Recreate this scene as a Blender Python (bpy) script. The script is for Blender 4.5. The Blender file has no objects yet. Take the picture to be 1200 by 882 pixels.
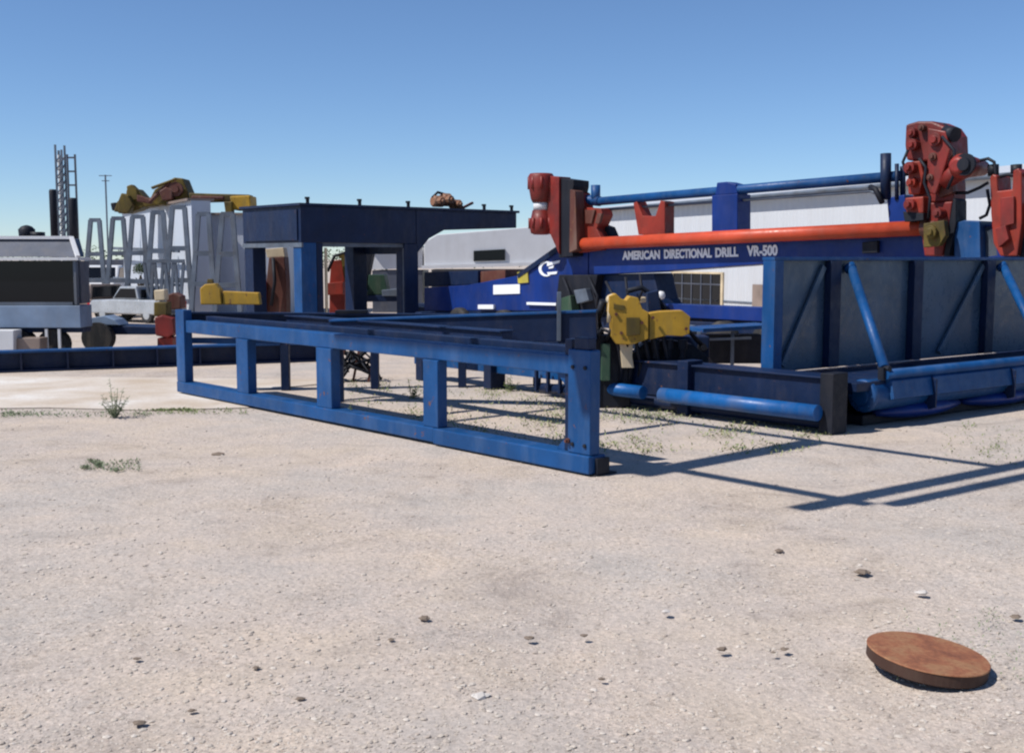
import bpy, math, random
from mathutils import Vector, Matrix
random.seed(7)
SC = 1.4                      # one layout unit is 1.4 m
F = 1330.0; H = 1.6; TP = math.atan(138/1330.0)
C = bpy.context.scene.collection
scene = bpy.context.scene

# ------------------------------------------------------------------ layout helpers (layout units)
def ray(px, py):
    x = (px-600)/F; y = -(py-441)/F; c, s = math.cos(TP), math.sin(TP)
    return (x, c+y*s, -s+y*c)
def G(px, py, z=0.0):
    r = ray(px, py); t = (z-H)/r[2]; return Vector((r[0]*t, r[1]*t, z))
def at(px, py, Y):
    r = ray(px, py); t = Y/r[1]; return Vector((r[0]*t, Y, H+r[2]*t))
def vp(px, py, P, D):
    r = ray(px, py); det = -r[0]*D[1]+r[1]*D[0]
    return ((r[0]*P[1]-r[1]*P[0])/det, H+r[2]*(-P[0]*D[1]+P[1]*D[0])/det)

# ------------------------------------------------------------------ mesh builder
class MB:
    def __init__(s): s.v = []; s.f = []
    def _add(s, vs, fs):
        n = len(s.v); s.v += [Vector(p) for p in vs]; s.f += [tuple(i+n for i in f) for f in fs]; return s
    def box(s, c, ex, ey, ez):
        c, ex, ey, ez = map(Vector, (c, ex, ey, ez)); vs = []
        for k in (-1, 1):
            for j in (-1, 1):
                for i in (-1, 1): vs.append(c+ex*i+ey*j+ez*k)
        return s._add(vs, [(0,2,3,1),(4,5,7,6),(0,1,5,4),(2,6,7,3),(0,4,6,2),(1,3,7,5)])
    def ab(s, x0, x1, y0, y1, z0, z1):
        return s.box(((x0+x1)/2,(y0+y1)/2,(z0+z1)/2), ((x1-x0)/2,0,0), (0,(y1-y0)/2,0), (0,0,(z1-z0)/2))
    def bar(s, p, q, w, h, up=(0,0,1)):
        p, q = Vector(p), Vector(q); d = q-p; L = d.length; d.normalize()
        u = Vector(up); sd = d.cross(u)
        if sd.length < 1e-4: sd = d.cross(Vector((1,0,0)))
        sd.normalize(); u = sd.cross(d).normalized()
        return s.box((p+q)/2, d*L/2, sd*w/2, u*h/2)
    def rings(s, rings, close=True, caps=True):
        n = len(rings[0]); vs = [p for r in rings for p in r]; fs = []
        for k in range(len(rings)-1):
            for i in range(n):
                j = (i+1) % n
                fs.append((k*n+i, k*n+j, (k+1)*n+j, (k+1)*n+i))
        if caps: fs.append(tuple(range(n))[::-1]); fs.append(tuple((len(rings)-1)*n+i for i in range(n)))
        return s._add(vs, fs)
    def tube(s, pts, r, n=12):
        pts = [Vector(p) for p in pts]; rs = r if isinstance(r, (list, tuple)) else [r]*len(pts); out = []
        prev = None
        for i, p in enumerate(pts):
            d = (pts[min(i+1, len(pts)-1)]-pts[max(i-1, 0)]).normalized()
            if prev is None:
                a = d.cross(Vector((0,0,1)))
                if a.length < 1e-3: a = d.cross(Vector((0,1,0)))
            else: a = prev-d*prev.dot(d)
            a.normalize(); prev = a; b = d.cross(a)
            out.append([p+(a*math.cos(t)+b*math.sin(t))*rs[i] for t in [2*math.pi*k/n for k in range(n)]])
        return s.rings(out)
    def lathe(s, c, axis, prof, n=20):          # prof: (distance along axis, radius)
        c = Vector(c); ax = Vector(axis).normalized(); a = ax.cross(Vector((0,0,1)))
        if a.length < 1e-3: a = Vector((1,0,0))
        a.normalize(); b = ax.cross(a)
        return s.rings([[c+ax*h+(a*math.cos(t)+b*math.sin(t))*r for t in [2*math.pi*k/n for k in range(n)]] for h, r in prof])
    def prism(s, pts, off):                     # closed polygon extruded along off
        off = Vector(off); pts = [Vector(p) for p in pts]; n = len(pts)
        fs = [tuple(range(n)), tuple(range(2*n-1, n-1, -1))]
        for i in range(n):
            j = (i+1) % n; fs.append((i, i+n, j+n, j))
        return s._add(pts+[p+off for p in pts], fs)
    def build(s, name, mat, parent=None, bevel=0.0, smooth=False, origin=None):
        o0 = Vector(origin) if origin is not None else (Vector(parent['org']) if parent is not None and 'org' in parent else Vector((0,0,0)))
        me = bpy.data.meshes.new(name); me.from_pydata([(p-o0)*SC for p in s.v], [], s.f); me.update()
        o = bpy.data.objects.new(name, me); C.objects.link(o)
        me.materials.append(mat)
        import bmesh
        bm = bmesh.new(); bm.from_mesh(me); bmesh.ops.recalc_face_normals(bm, faces=bm.faces); bm.to_mesh(me); bm.free()
        if smooth:
            for p in me.polygons: p.use_smooth = len(p.vertices) == 4 or smooth == 2
        if parent is not None: o.parent = parent; o['org'] = list(o0)
        else: o.location = o0*SC; o['org'] = list(o0)
        if bevel:
            m = o.modifiers.new('bevel', 'BEVEL'); m.width = bevel*SC; m.segments = 2; m.limit_method = 'ANGLE'; m.angle_limit = math.radians(50)
        return o

def tag(o, label=None, cat=None, group=None, kind=None):
    if label: o['label'] = label
    if cat: o['category'] = cat
    if group: o['group'] = group
    if kind: o['kind'] = kind
    return o
def thing(name, label, cat, loc=(0,0,0), group=None):
    o = bpy.data.objects.new(name, None); C.objects.link(o); o.empty_display_size = .1
    o.location = Vector(loc)*SC; o['org'] = list(loc); return tag(o, label, cat, group)
def dup(root, loc, label, rz=0.0, scale=1.0):
    r = root.copy(); C.objects.link(r); r.location = Vector(loc)*SC; r['label'] = label; r.rotation_euler.z = rz; r.scale = (scale,)*3
    for ch in list(root.children):
        c = ch.copy(); C.objects.link(c); c.parent = r
        for g in list(ch.children):
            d = g.copy(); C.objects.link(d); d.parent = c
    return r

# ------------------------------------------------------------------ materials
def nodes(name):
    m = bpy.data.materials.new(name); m.use_nodes = True; nt = m.node_tree
    return m, nt, nt.nodes['Principled BSDF'], nt.nodes, nt.links
def ramp(nt, src, stops):
    r = nt.nodes.new('ShaderNodeValToRGB'); el = r.color_ramp.elements
    while len(el) < len(stops): el.new(0.5)
    for e, (p, c) in zip(el, stops): e.position = p; e.color = (*c, 1) if len(c) == 3 else c
    nt.links.new(src, r.inputs[0]); return r
def noise(nt, scale, detail=4, rough=.6, stretch=None):
    tc = nt.nodes.new('ShaderNodeNewGeometry'); n = nt.nodes.new('ShaderNodeTexNoise')
    n.inputs['Scale'].default_value = scale; n.inputs['Detail'].default_value = detail; n.inputs['Roughness'].default_value = rough
    if stretch:
        mp = nt.nodes.new('ShaderNodeMapping'); mp.inputs['Scale'].default_value = stretch
        nt.links.new(tc.outputs['Position'], mp.inputs[0]); nt.links.new(mp.outputs[0], n.inputs['Vector'])
    else: nt.links.new(tc.outputs['Position'], n.inputs['Vector'])
    return n
def mixc(nt, fac, a, b, mode='MIX'):
    m = nt.nodes.new('ShaderNodeMix'); m.data_type = 'RGBA'; m.blend_type = mode
    for i, x in ((0, fac), (6, a), (7, b)):
        if isinstance(x, (int, float)): m.inputs[i].default_value = x
        elif isinstance(x, tuple): m.inputs[i].default_value = (*x, 1)
        else: nt.links.new(x, m.inputs[i])
    return m.outputs[2]
def paint(name, col, rough=.4, dirt=(.22,.18,.14), dirt_amt=.35, rust=.0, metallic=0.0, var=.25, spec=.4, bump=.15):
    m, nt, b, N, L = nodes(name)
    n1 = noise(nt, 1.3, 5); n2 = noise(nt, 9, 6, .7); n3 = noise(nt, 3.5, 6, .65, (1,1,.25))
    c1 = mixc(nt, ramp(nt, n1.outputs[0], [(.35,(0,0,0)),(.7,(1,1,1))]).outputs[0], tuple(x*(1-var) for x in col), tuple(min(1,x*(1+var*.6)) for x in col))
    rd = ramp(nt, n3.outputs[0], [(.48,(0,0,0)),(.78,(dirt_amt,)*3)])
    c2 = mixc(nt, rd.outputs[0], c1, dirt)
    if rust > 0:
        rr = ramp(nt, n2.outputs[0], [(.68-rust*.12,(0,0,0)),(.72-rust*.1,(1,1,1))])
        c2 = mixc(nt, rr.outputs[0], c2, (.14,.06,.03))
    L.new(c2, b.inputs['Base Color']); b.inputs['Metallic'].default_value = metallic
    b.inputs['Specular IOR Level'].default_value = spec
    r2 = ramp(nt, n2.outputs[0], [(.3,(max(rough-.12,.05),)*3),(.8,(min(rough+.25,1),)*3)]); L.new(r2.outputs[0], b.inputs['Roughness'])
    bp = N.new('ShaderNodeBump'); bp.inputs['Strength'].default_value = bump; bp.inputs['Distance'].default_value = .01
    L.new(n2.outputs[0], bp.inputs['Height']); L.new(bp.outputs[0], b.inputs['Normal'])
    return m
M = {}
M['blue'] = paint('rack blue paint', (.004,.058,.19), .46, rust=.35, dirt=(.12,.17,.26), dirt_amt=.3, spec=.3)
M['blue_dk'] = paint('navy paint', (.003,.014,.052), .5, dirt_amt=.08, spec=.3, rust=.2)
M['blue_hi'] = paint('bright blue pipe paint', (.006,.10,.32), .4, dirt_amt=.3)
M['royal'] = paint('royal blue paint', (.003,.026,.17), .4, dirt_amt=.08, spec=.3)
M['panel'] = paint('dark grey blue tank plate', (.055,.095,.15), .3, dirt=(.08,.09,.10), dirt_amt=.35, spec=.4, bump=.04)
M['black'] = paint('black grease steel', (.010,.012,.020), .6, dirt_amt=.07, spec=.25)
M['orange'] = paint('orange pipe paint', (.50,.062,.022), .42, dirt_amt=.15, rust=.1)
M['red'] = paint('dark red machine paint', (.20,.018,.013), .5, dirt=(.04,.025,.02), dirt_amt=.75, var=.5, rust=.3)
M['redor'] = paint('red orange bracket paint', (.27,.026,.012), .5, dirt=(.06,.03,.02), dirt_amt=.6, var=.4, rust=.2)
M['yellow'] = paint('yellow clamp paint', (.44,.25,.02), .6, dirt=(.16,.13,.05), dirt_amt=.8, rust=.7, var=.35)
M['olive'] = paint('weathered yellow steel', (.12,.082,.010), .65, dirt=(.03,.025,.015), dirt_amt=.9, var=.5, rust=.7)
M['cream'] = paint('cream worn paint', (.62,.5,.33), .5, dirt_amt=.3)
M['white'] = paint('white paint', (.62,.62,.63), .45, dirt_amt=.12, var=.05)
M['letter'] = paint('white lettering', (.8,.82,.86), .5, dirt_amt=.1, var=.05, bump=.02)
M['silver'] = paint('silver car paint', (.42,.44,.46), .3, dirt_amt=.15, metallic=.3)
M['tan'] = paint('tan brown car paint', (.25,.19,.16), .35, dirt_amt=.3)
M['tail'] = paint('red tail light', (.5,.02,.02), .2, dirt_amt=.05)
M['greysteel'] = paint('grey galvanised steel', (.11,.135,.175), .6, dirt_amt=.25, var=.35, metallic=.1, rust=.2)
M['slate'] = paint('slate grey sheet', (.07,.08,.11), .5, dirt_amt=.25)
M['skyblue'] = paint('pale blue painted sheet', (.20,.27,.38), .5, dirt_amt=.25)
M['rusty'] = paint('brown machinery', (.10,.03,.02), .6, dirt_amt=.4, rust=.8)
M['orangetan'] = paint('orange tan casting', (.24,.11,.06), .7, dirt_amt=.7, rust=.3)
M['darkrim'] = paint('dark brown disc edge', (.05,.022,.014), .8, dirt_amt=.2, rust=.1)
M['green'] = paint('dark green machinery', (.03,.07,.04), .5, dirt_amt=.3)
M['decal'] = paint('yellow warning decal', (.45,.38,.05), .5, dirt_amt=.3)
M['rubber'] = paint('tyre rubber', (.02,.02,.022), .8, dirt_amt=.3)
def glass(name, col):
    m, nt, b, N, L = nodes(name); b.inputs['Base Color'].default_value = (*col, 1); b.inputs['Roughness'].default_value = .12
    b.inputs['Specular IOR Level'].default_value = .25; return m
M['glass'] = glass('dark glass', (.006,.007,.010))

def corr(name, col, d, freq, dirt=.15):          # corrugated sheet, ribs across horizontal direction d
    m, nt, b, N, L = nodes(name)
    g = N.new('ShaderNodeNewGeometry'); dp = N.new('ShaderNodeVectorMath'); dp.operation = 'DOT_PRODUCT'; dp.inputs[1].default_value = (d[0]*freq, d[1]*freq, 0)
    L.new(g.outputs['Position'], dp.inputs[0]); sn = N.new('ShaderNodeMath'); sn.operation = 'SINE'; L.new(dp.outputs['Value'], sn.inputs[0])
    bp = N.new('ShaderNodeBump'); bp.inputs['Strength'].default_value = .6; bp.inputs['Distance'].default_value = .03
    L.new(sn.outputs[0], bp.inputs['Height']); L.new(bp.outputs[0], b.inputs['Normal'])
    n = noise(nt, .8, 6, .65, (1,1,.2)); r = ramp(nt, n.outputs[0], [(.42,(0,0,0)),(.75,(dirt,)*3)])
    L.new(mixc(nt, r.outputs[0], col, (.3,.25,.2)), b.inputs['Base Color']); b.inputs['Roughness'].default_value = .5; return m

# ground
def ground_mat():
    m, nt, b, N, L = nodes('dry caliche gravel')
    big = noise(nt, .35, 5, .65); mid = noise(nt, 1.4, 6, .7); fine = noise(nt, 28, 6, .75); fine2 = noise(nt, 90, 3, .8)
    c = ramp(nt, big.outputs[0], [(.38,(.57,.475,.395)),(.5,(.54,.465,.41)),(.62,(.50,.45,.41))]).outputs[0]
    c = mixc(nt, ramp(nt, mid.outputs[0], [(.3,(1,1,1)),(.62,(0,0,0))]).outputs[0], c, mixc(nt, .38, c, (.52,.45,.37)))
    c = mixc(nt, ramp(nt, mid.outputs[0], [(.55,(0,0,0)),(.8,(.55,)*3)]).outputs[0], c, (.40,.345,.29))
    c = mixc(nt, 1.0, c, ramp(nt, fine.outputs[0], [(.25,(.60,.59,.57)),(.45,(.93,.93,.93)),(.7,(1.14,1.12,1.10))]).outputs[0], 'MULTIPLY')
    c = mixc(nt, .8, c, ramp(nt, fine2.outputs[0], [(.3,(.75,.75,.75)),(.6,(1.05,1.05,1.05))]).outputs[0], 'MULTIPLY')
    sw = noise(nt, .75, 7, .72); sw.inputs['Distortion'].default_value = 1.6
    c = mixc(nt, 1.0, c, ramp(nt, sw.outputs[0], [(.30,(.72,.71,.71)),(.42,(.93,.93,.93)),(.52,(1.0,1.0,1.0)),(.64,(1.07,1.055,1.04))]).outputs[0], 'MULTIPLY')
    sp = noise(nt, 11, 5, .8); c = mixc(nt, 1.0, c, ramp(nt, sp.outputs[0], [(.28,(.66,.64,.62)),(.38,(.95,.95,.95)),(.68,(1.04,1.04,1.04)),(.76,(1.15,1.15,1.15))]).outputs[0], 'MULTIPLY')
    vo = N.new('ShaderNodeTexVoronoi'); vo.inputs['Scale'].default_value = 22; g = N.new('ShaderNodeNewGeometry'); L.new(g.outputs['Position'], vo.inputs['Vector'])
    c = mixc(nt, .5, c, ramp(nt, vo.outputs['Distance'], [(.0,(1.12,1.1,1.08)),(.5,(.86,.86,.86))]).outputs[0], 'MULTIPLY')
    patchy = ramp(nt, noise(nt, .55, 5, .65).outputs[0], [(.36,(.25,.25,.25)),(.6,(1,1,1))]).outputs[0]
    for sc_, thr, amt in ((15,.22,.75),(34,.30,.8),(75,.34,.8)):
        v1 = N.new('ShaderNodeTexVoronoi'); v1.inputs['Scale'].default_value = sc_; v1.inputs['Randomness'].default_value = 1
        wob = noise(nt, sc_*1.7, 3, .6); ws = N.new('ShaderNodeVectorMath'); ws.operation = 'SCALE'; L.new(wob.outputs['Color'], ws.inputs[0]); ws.inputs['Scale'].default_value = .35/sc_
        wa = N.new('ShaderNodeVectorMath'); L.new(g.outputs['Position'], wa.inputs[0]); L.new(ws.outputs[0], wa.inputs[1]); L.new(wa.outputs[0], v1.inputs['Vector'])
        sep = N.new('ShaderNodeSeparateColor'); L.new(v1.outputs['Color'], sep.inputs[0])
        tone = ramp(nt, sep.outputs[0], [(.0,(.58,.55,.53)),(.3,(.85,.82,.80)),(.6,(1.0,.99,.98)),(.85,(1.16,1.14,1.13)),(1,(1.3,1.27,1.25))]).outputs[0]
        msk = ramp(nt, v1.outputs['Distance'], [(thr*.9,(amt,)*3),(thr*1.5,(0,0,0))]).outputs[0]
        mm = N.new('ShaderNodeMath'); mm.operation = 'MULTIPLY'; L.new(msk, mm.inputs[0]); L.new(patchy, mm.inputs[1])
        c = mixc(nt, mm.outputs[0], c, mixc(nt, 1.0, c, tone, 'MULTIPLY'))
    L.new(c, b.inputs['Base Color']); b.inputs['Roughness'].default_value = .95; b.inputs['Specular IOR Level'].default_value = .15
    ad = N.new('ShaderNodeMath'); ad.operation = 'MULTIPLY_ADD'; L.new(fine.outputs[0], ad.inputs[0]); ad.inputs[1].default_value = .6; L.new(mid.outputs[0], ad.inputs[2])
    sb = N.new('ShaderNodeMath'); sb.operation = 'MULTIPLY_ADD'; L.new(vo.outputs['Distance'], sb.inputs[0]); sb.inputs[1].default_value = -.35; L.new(ad.outputs[0], sb.inputs[2])
    bp = N.new('ShaderNodeBump'); bp.inputs['Strength'].default_value = .45; bp.inputs['Distance'].default_value = .035
    L.new(sb.outputs[0], bp.inputs['Height']); L.new(bp.outputs[0], b.inputs['Normal']); return m
def island_mat(name, cols, rough=.9):
    m, nt, b, N, L = nodes(name); g = N.new('ShaderNodeNewGeometry')
    n = len(cols); L.new(ramp(nt, g.outputs['Random Per Island'], [((i+.5)/n, c) for i, c in enumerate(cols)]).outputs[0], b.inputs['Base Color'])
    b.inputs['Roughness'].default_value = rough; b.inputs['Specular IOR Level'].default_value = .2; return m
def slab_mat():
    m, nt, b, N, L = nodes('pale dusty concrete')
    n = noise(nt, .7, 5, .6); f = noise(nt, 25, 5, .7)
    c = ramp(nt, n.outputs[0], [(.35,(.46,.37,.28)),(.55,(.56,.49,.42)),(.68,(.64,.60,.55))]).outputs[0]
    L.new(mixc(nt, 1.0, c, ramp(nt, f.outputs[0], [(.3,(.85,.85,.85)),(.6,(1.03,1.03,1.03))]).outputs[0], 'MULTIPLY'), b.inputs['Base Color'])
    b.inputs['Roughness'].default_value = .9; return m
def rust_mat():
    m, nt, b, N, L = nodes('rusted steel plate')
    n = noise(nt, 5, 8, .7); f = noise(nt, 40, 5, .7)
    c = ramp(nt, n.outputs[0], [(.3,(.16,.055,.028)),(.48,(.27,.10,.045)),(.6,(.30,.15,.07)),(.72,(.22,.07,.035))]).outputs[0]
    L.new(mixc(nt, .8, c, ramp(nt, f.outputs[0], [(.3,(.7,.7,.7)),(.65,(1.1,1.1,1.1))]).outputs[0], 'MULTIPLY'), b.inputs['Base Color'])
    b.inputs['Roughness'].default_value = .8
    bp = N.new('ShaderNodeBump'); bp.inputs['Strength'].default_value = .4; bp.inputs['Distance'].default_value = .006; L.new(f.outputs[0], bp.inputs['Height']); L.new(bp.outputs[0], b.inputs['Normal']); return m

# ------------------------------------------------------------------ frames of reference
A5 = G(690, 558); AL = G(207, 461)
U = (AL-A5).normalized(); V = Vector((-U.y*-1, 0, 0)); V = Vector((U.y, -U.x, 0)); Z = Vector((0,0,1))
def K(u, v, z=0): return A5+U*u+V*v+Z*z           # rack coordinates
def kbox(mb, u0, u1, v0, v1, z0, z1): return mb.box(K((u0+u1)/2, (v0+v1)/2, (z0+z1)/2), U*(u1-u0)/2, V*(v1-v0)/2, Z*(z1-z0)/2)

# ------------------------------------------------------------------ SETTING: ground, slab, gravel
rg = random.Random(3)
gb = MB(); R0 = 900.0
xs = [-R0,-200,-60,-30,-20,-12]+[-8+i*.25 for i in range(65)]+[12,20,30,60,200,R0]
ys = [-60,-10,-2]+[i*.2 for i in range(48)]+[10,12,15,20,30,45,60,100,200,500,R0*2]
def gh(x, y):
    if y < .3 or y > 30 or abs(x) > 8: return -.004
    a = .010*math.sin(x*1.3+y*.7)+.008*math.sin(x*.6-y*1.9+1)+.006*math.sin(2.7*x+2.1*y)
    # flat where steel stands
    f = max(0.0, min(1.0, (6.8-y)/1.2)); return -.004+f*(a*1.1-.008)
for y in ys:
    for x in xs: gb.v.append(Vector((x, y, gh(x, y))))
nx = len(xs)
for j in range(len(ys)-1):
    for i in range(nx-1): gb.f.append((j*nx+i, j*nx+i+1, (j+1)*nx+i+1, (j+1)*nx+i))
g_o = gb.build('ground', ground_mat(), smooth=2); tag(g_o, kind='structure')
sl = MB(); pts = [G(-120, 480), G(60, 478), G(175, 481), G(292, 478), G(250, 462), G(420, 446), G(-60, 440)]
sl.prism([Vector((p.x, p.y, .002)) for p in pts], (0,0,.006)); tag(sl.build('concrete_path', slab_mat()), kind='structure')

def lump(mb, c, r, rnd, sq=.6, n=1):
    t = (1+5**.5)/2
    vs = [(-1,t,0),(1,t,0),(-1,-t,0),(1,-t,0),(0,-1,t),(0,1,t),(0,-1,-t),(0,1,-t),(t,0,-1),(t,0,1),(-t,0,-1),(-t,0,1)]
    fs = [(0,11,5),(0,5,1),(0,1,7),(0,7,10),(0,10,11),(1,5,9),(5,11,4),(11,10,2),(10,7,6),(7,1,8),(3,9,4),(3,4,2),(3,2,6),(3,6,8),(3,8,9),(4,9,5),(2,4,11),(6,2,10),(8,6,7),(9,8,1)]
    a = rnd.random()*6.28; ca, sa = math.cos(a), math.sin(a); sx = rnd.uniform(.7,1.4); out = []
    for v in vs:
        k = rnd.uniform(.75,1.2)/1.9*r; x, y, z = v[0]*k*sx, v[1]*k, v[2]*k*sq
        out.append((c[0]+x*ca-y*sa, c[1]+x*sa+y*ca, c[2]+z))
    mb._add(out, fs)
gr = MB()
for i in range(20000):
    px = rg.uniform(-30, 1230); py = 455+440*(rg.random()**.75)
    p = G(px, py)
    if p.y > 17: continue
    cl = math.sin(p.x*1.7+.4)*math.sin(p.y*1.5+p.x*.4)+.35*math.sin(p.x*5+p.y*3)
    if rg.random() > .6+.3*cl: continue
    r = (.0035+.008*rg.random()**6)*(1+p.y*.06)
    lump(gr, (p.x, p.y, gh(p.x, p.y)+r*.15), r, rg, .42)
tag(gr.build('gravel', island_mat('gravel stones', [(.38,.32,.27),(.45,.39,.33),(.5,.44,.38),(.42,.36,.30),(.54,.48,.42)])), 'loose pale gravel scattered over the dry yard', 'gravel', kind='stuff')

stone_m = [island_mat('pale stone', [(.46,.42,.39),(.52,.48,.44)]), island_mat('dark clod', [(.15,.115,.09),(.2,.155,.12)])]
stones = [(562,815,20,0,'largest pale stone, alone below the middle of the yard'),(497,724,13,1,'dark flat stone ahead of the near rack post'),
 (224,832,9,1,'dark round clod at the bottom left'),(163,846,13,1,'long dark clod nearest the bottom left corner'),(352,818,10,1,'dark slanted clod between the round clod and the pale stone'),
 (160,771,8,1,'small dark clod above the long clod at left'),(620,747,11,1,'dark stone right of centre in the gravel'),(684,744,8,1,'small dark stone just right of a larger dark one'),
 (780,716,9,0,'pale pebble with a shaded underside right of centre'),(846,760,11,1,'dark chip left of a pair of clods'),(906,764,6,1,'smaller left clod of a close pair'),(919,760,9,1,'right clod of a close pair'),
 (705,795,8,1,'dark speck of stone above the bottom edge right of centre'),(1010,670,16,1,'long dark clod behind the rusty disc'),(1080,694,14,0,'pale flat stone behind the rusty disc'),
 (300,782,8,1,'brown clod above the slanted one'),(255,532,12,1,'dark clod lying left of the rack'),(458,749,7,1,'brown pebble left of the dark flat stone'),(913,645,9,1,'brown clod in the middle distance at right'),(1190,722,12,1,'dark stick shaped clod at the right edge')]
for px, py, w, k, lab in stones:
    p = G(px, py); r = w/2*p.y/F; mb = MB(); lump(mb, (p.x, p.y, r*.02), r*1.15, rg, .36); lump(mb, (p.x+r*.6, p.y+r*.2, 0), r*.7, rg, .36); lump(mb, (p.x-r*.7, p.y+r*.1, 0), r*.55, rg, .36)
    tag(mb.build('stone', stone_m[k], origin=(p.x, p.y, 0)), lab, 'stone', 'loose stones in the yard')

# ------------------------------------------------------------------ plants
leafm = island_mat('weed leaf', [(.10,.15,.05),(.15,.20,.07),(.20,.25,.10),(.22,.22,.10)], .7)
leafm2 = island_mat('grey green weed leaf', [(.14,.18,.10),(.20,.24,.14),(.24,.27,.17)], .7)
leafm3 = island_mat('dry pale weed leaf', [(.17,.21,.09),(.26,.28,.14),(.36,.34,.2)], .8)
def leaf(mb, p, d, L, w, rnd):
    d = Vector(d).normalized(); s = d.cross(Z)
    if s.length < .01: s = Vector((1,0,0))
    s.normalize(); s = (s+Z*rnd.uniform(-.4,.4)).normalized(); p = Vector(p); q = p+d*L*.5+Z*L*.08
    mb._add([p, q+s*w, p+d*L-Z*L*.1, q-s*w], [(0,1,2,3)])
def weed(name, label, pos, h, spread, nst, rnd, mat, cat='weed'):
    th = thing(name, label, cat, pos, 'weeds growing in the yard'); st = MB(); lf = MB()
    for k in range(nst):
        a = rnd.random()*6.28; lean = rnd.uniform(.05,1)*spread; hh = h*rnd.uniform(.4,1)*(1-.4*lean/max(spread,.01)) if k else h
        if not k: lean = .03
        base = Vector(pos)+Vector((math.cos(a), math.sin(a), 0))*.02
        tip = base+Vector((math.cos(a)*lean, math.sin(a)*lean, hh)); st.tube([base, (base+tip)/2+Vector((0,0,hh*.08)), tip], [.004,.003,.0015], 5)
        for i in range(int(10+hh*45)):
            t = rnd.uniform(.05,1); p = base.lerp(tip, t); b = rnd.random()*6.28
            leaf(lf, p, (math.cos(b), math.sin(b), rnd.uniform(-.1,.7)), rnd.uniform(.02,.055)*(1.3-.6*t), rnd.uniform(.005,.011), rnd)
    st.build('stem', mat, th); lf.build('foliage', mat, th)
rw = random.Random(11)
weed('weed', 'tall leafy weed standing alone on the left of the yard', G(135,489), .40, .17, 14, rw, leafm2)
weed('weed', 'green weed growing against the third post of the rack', G(409,498), .22, .06, 5, rw, leafm)
weed('weed', 'leafy weed behind the rack seen past its second opening from the right', G(484,466), .22, .2, 9, rw, leafm)
weed('weed', 'weed under the rack beside the long pipe', G(596,458), .2, .12, 8, rw, leafm)
def patch(label, px0, px1, py0, py1, n, mat, hgt=.03, rnd=rw, conc=.5):
    mb = MB()
    cl = [(rnd.uniform(px0,px1), rnd.uniform(py0,py1)) for _ in range(max(3, n//90))]
    for i in range(n):
        if rnd.random() < conc: c = rnd.choice(cl); px, py = c[0]+rnd.gauss(0,(px1-px0)*.05), c[1]+rnd.gauss(0,(py1-py0)*.08)
        else: px, py = rnd.uniform(px0,px1), rnd.uniform(py0,py1)
        p = G(px, py); a = rnd.random()*6.28; p.z = .003
        leaf(mb, p, (math.cos(a), math.sin(a), rnd.uniform(.2,1.6)), rnd.uniform(.5,1.3)*hgt, hgt*.2, rnd)
    tag(mb.build('grass', mat), label, 'grass', kind='stuff')
patch('thin green weeds along the edge of the pale path', 0, 175, 481, 490, 500, leafm2, .035)
patch('strip of green grass left of the rack', 170, 290, 480, 486, 450, leafm, .035)
patch('low grey green weed patch in the gravel', 98, 165, 540, 552, 500, leafm2, .03)
patch('sparse green weeds under the rack', 700, 960, 480, 530, 1500, leafm3, .04, conc=.85)
patch('sparse weeds seen through the rack openings', 500, 690, 455, 515, 1500, leafm3, .04, conc=.7)
patch('sparse weeds behind the third rack opening', 400, 500, 445, 500, 420, leafm, .04)
patch('small green weeds by the tank skid', 1100, 1200, 500, 545, 220, leafm, .03)
patch('tiny weeds behind the rusty disc', 1050, 1200, 715, 800, 260, leafm2, .018)

# ------------------------------------------------------------------ PIPE RACK
rack = thing('pipe_rack', 'long blue steel pipe rack standing in the foreground', 'pipe rack', K(0,0,0))
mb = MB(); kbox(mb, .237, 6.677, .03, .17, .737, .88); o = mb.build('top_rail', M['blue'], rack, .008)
mb = MB(); kbox(mb, -.01, 1.88, -.012, .17, .012, .15); o = mb.build('bottom_rail', M['blue'], rack, .012)
mb = MB(); kbox(mb, 1.885, 6.9, .0, .17, .022, .151); mb.build('bottom_rail', M['blue'], rack, .012)
for u0, u1, top in ((0,.235,.93),(1.83,2.04,.735),(3.51,3.78,.735),(5.16,5.42,.735),(6.68,6.9,1.0)):
    mb = MB(); kbox(mb, u0, u1, .008, .115, .152, top); p = mb.build('post', M['blue'], rack, .008)
mb = MB(); kbox(mb, .03,.18,.02,.1,.932,1.02); mb.build('post_stub', M['blue_dk'], rack, .006)
mb = MB(); kbox(mb, .236, .31, .05, .19, .152, 1.0); kbox(mb, .315, .35, .1, .14, .152, .735); mb.build('stiffener', M['blue_dk'], rack, .004)  # navy colour stands for the shaded inner side of the post
mb = MB(); kbox(mb, -.04, .12, .03, .26, 0, .011); kbox(mb, -.04, -.012, .05, .18, .012, .13); mb.build('base_plate', M['black'], rack, .004)
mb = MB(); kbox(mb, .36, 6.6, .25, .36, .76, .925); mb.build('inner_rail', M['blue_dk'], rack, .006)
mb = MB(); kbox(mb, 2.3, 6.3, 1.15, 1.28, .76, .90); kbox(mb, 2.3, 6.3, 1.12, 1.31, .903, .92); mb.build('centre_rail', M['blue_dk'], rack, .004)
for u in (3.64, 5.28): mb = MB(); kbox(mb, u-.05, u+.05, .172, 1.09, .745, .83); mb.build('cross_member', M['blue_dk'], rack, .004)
for u in (2.05, 3.79, 5.43, .32):
    for z0, z1 in ((.152,.24),(.735,.65)): mb = MB(); mb.prism([K(u,.06,z0), K(u+.09,.06,z0), K(u,.06,z1)], V*.014); mb.build('gusset', M['blue'], rack)
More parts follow.
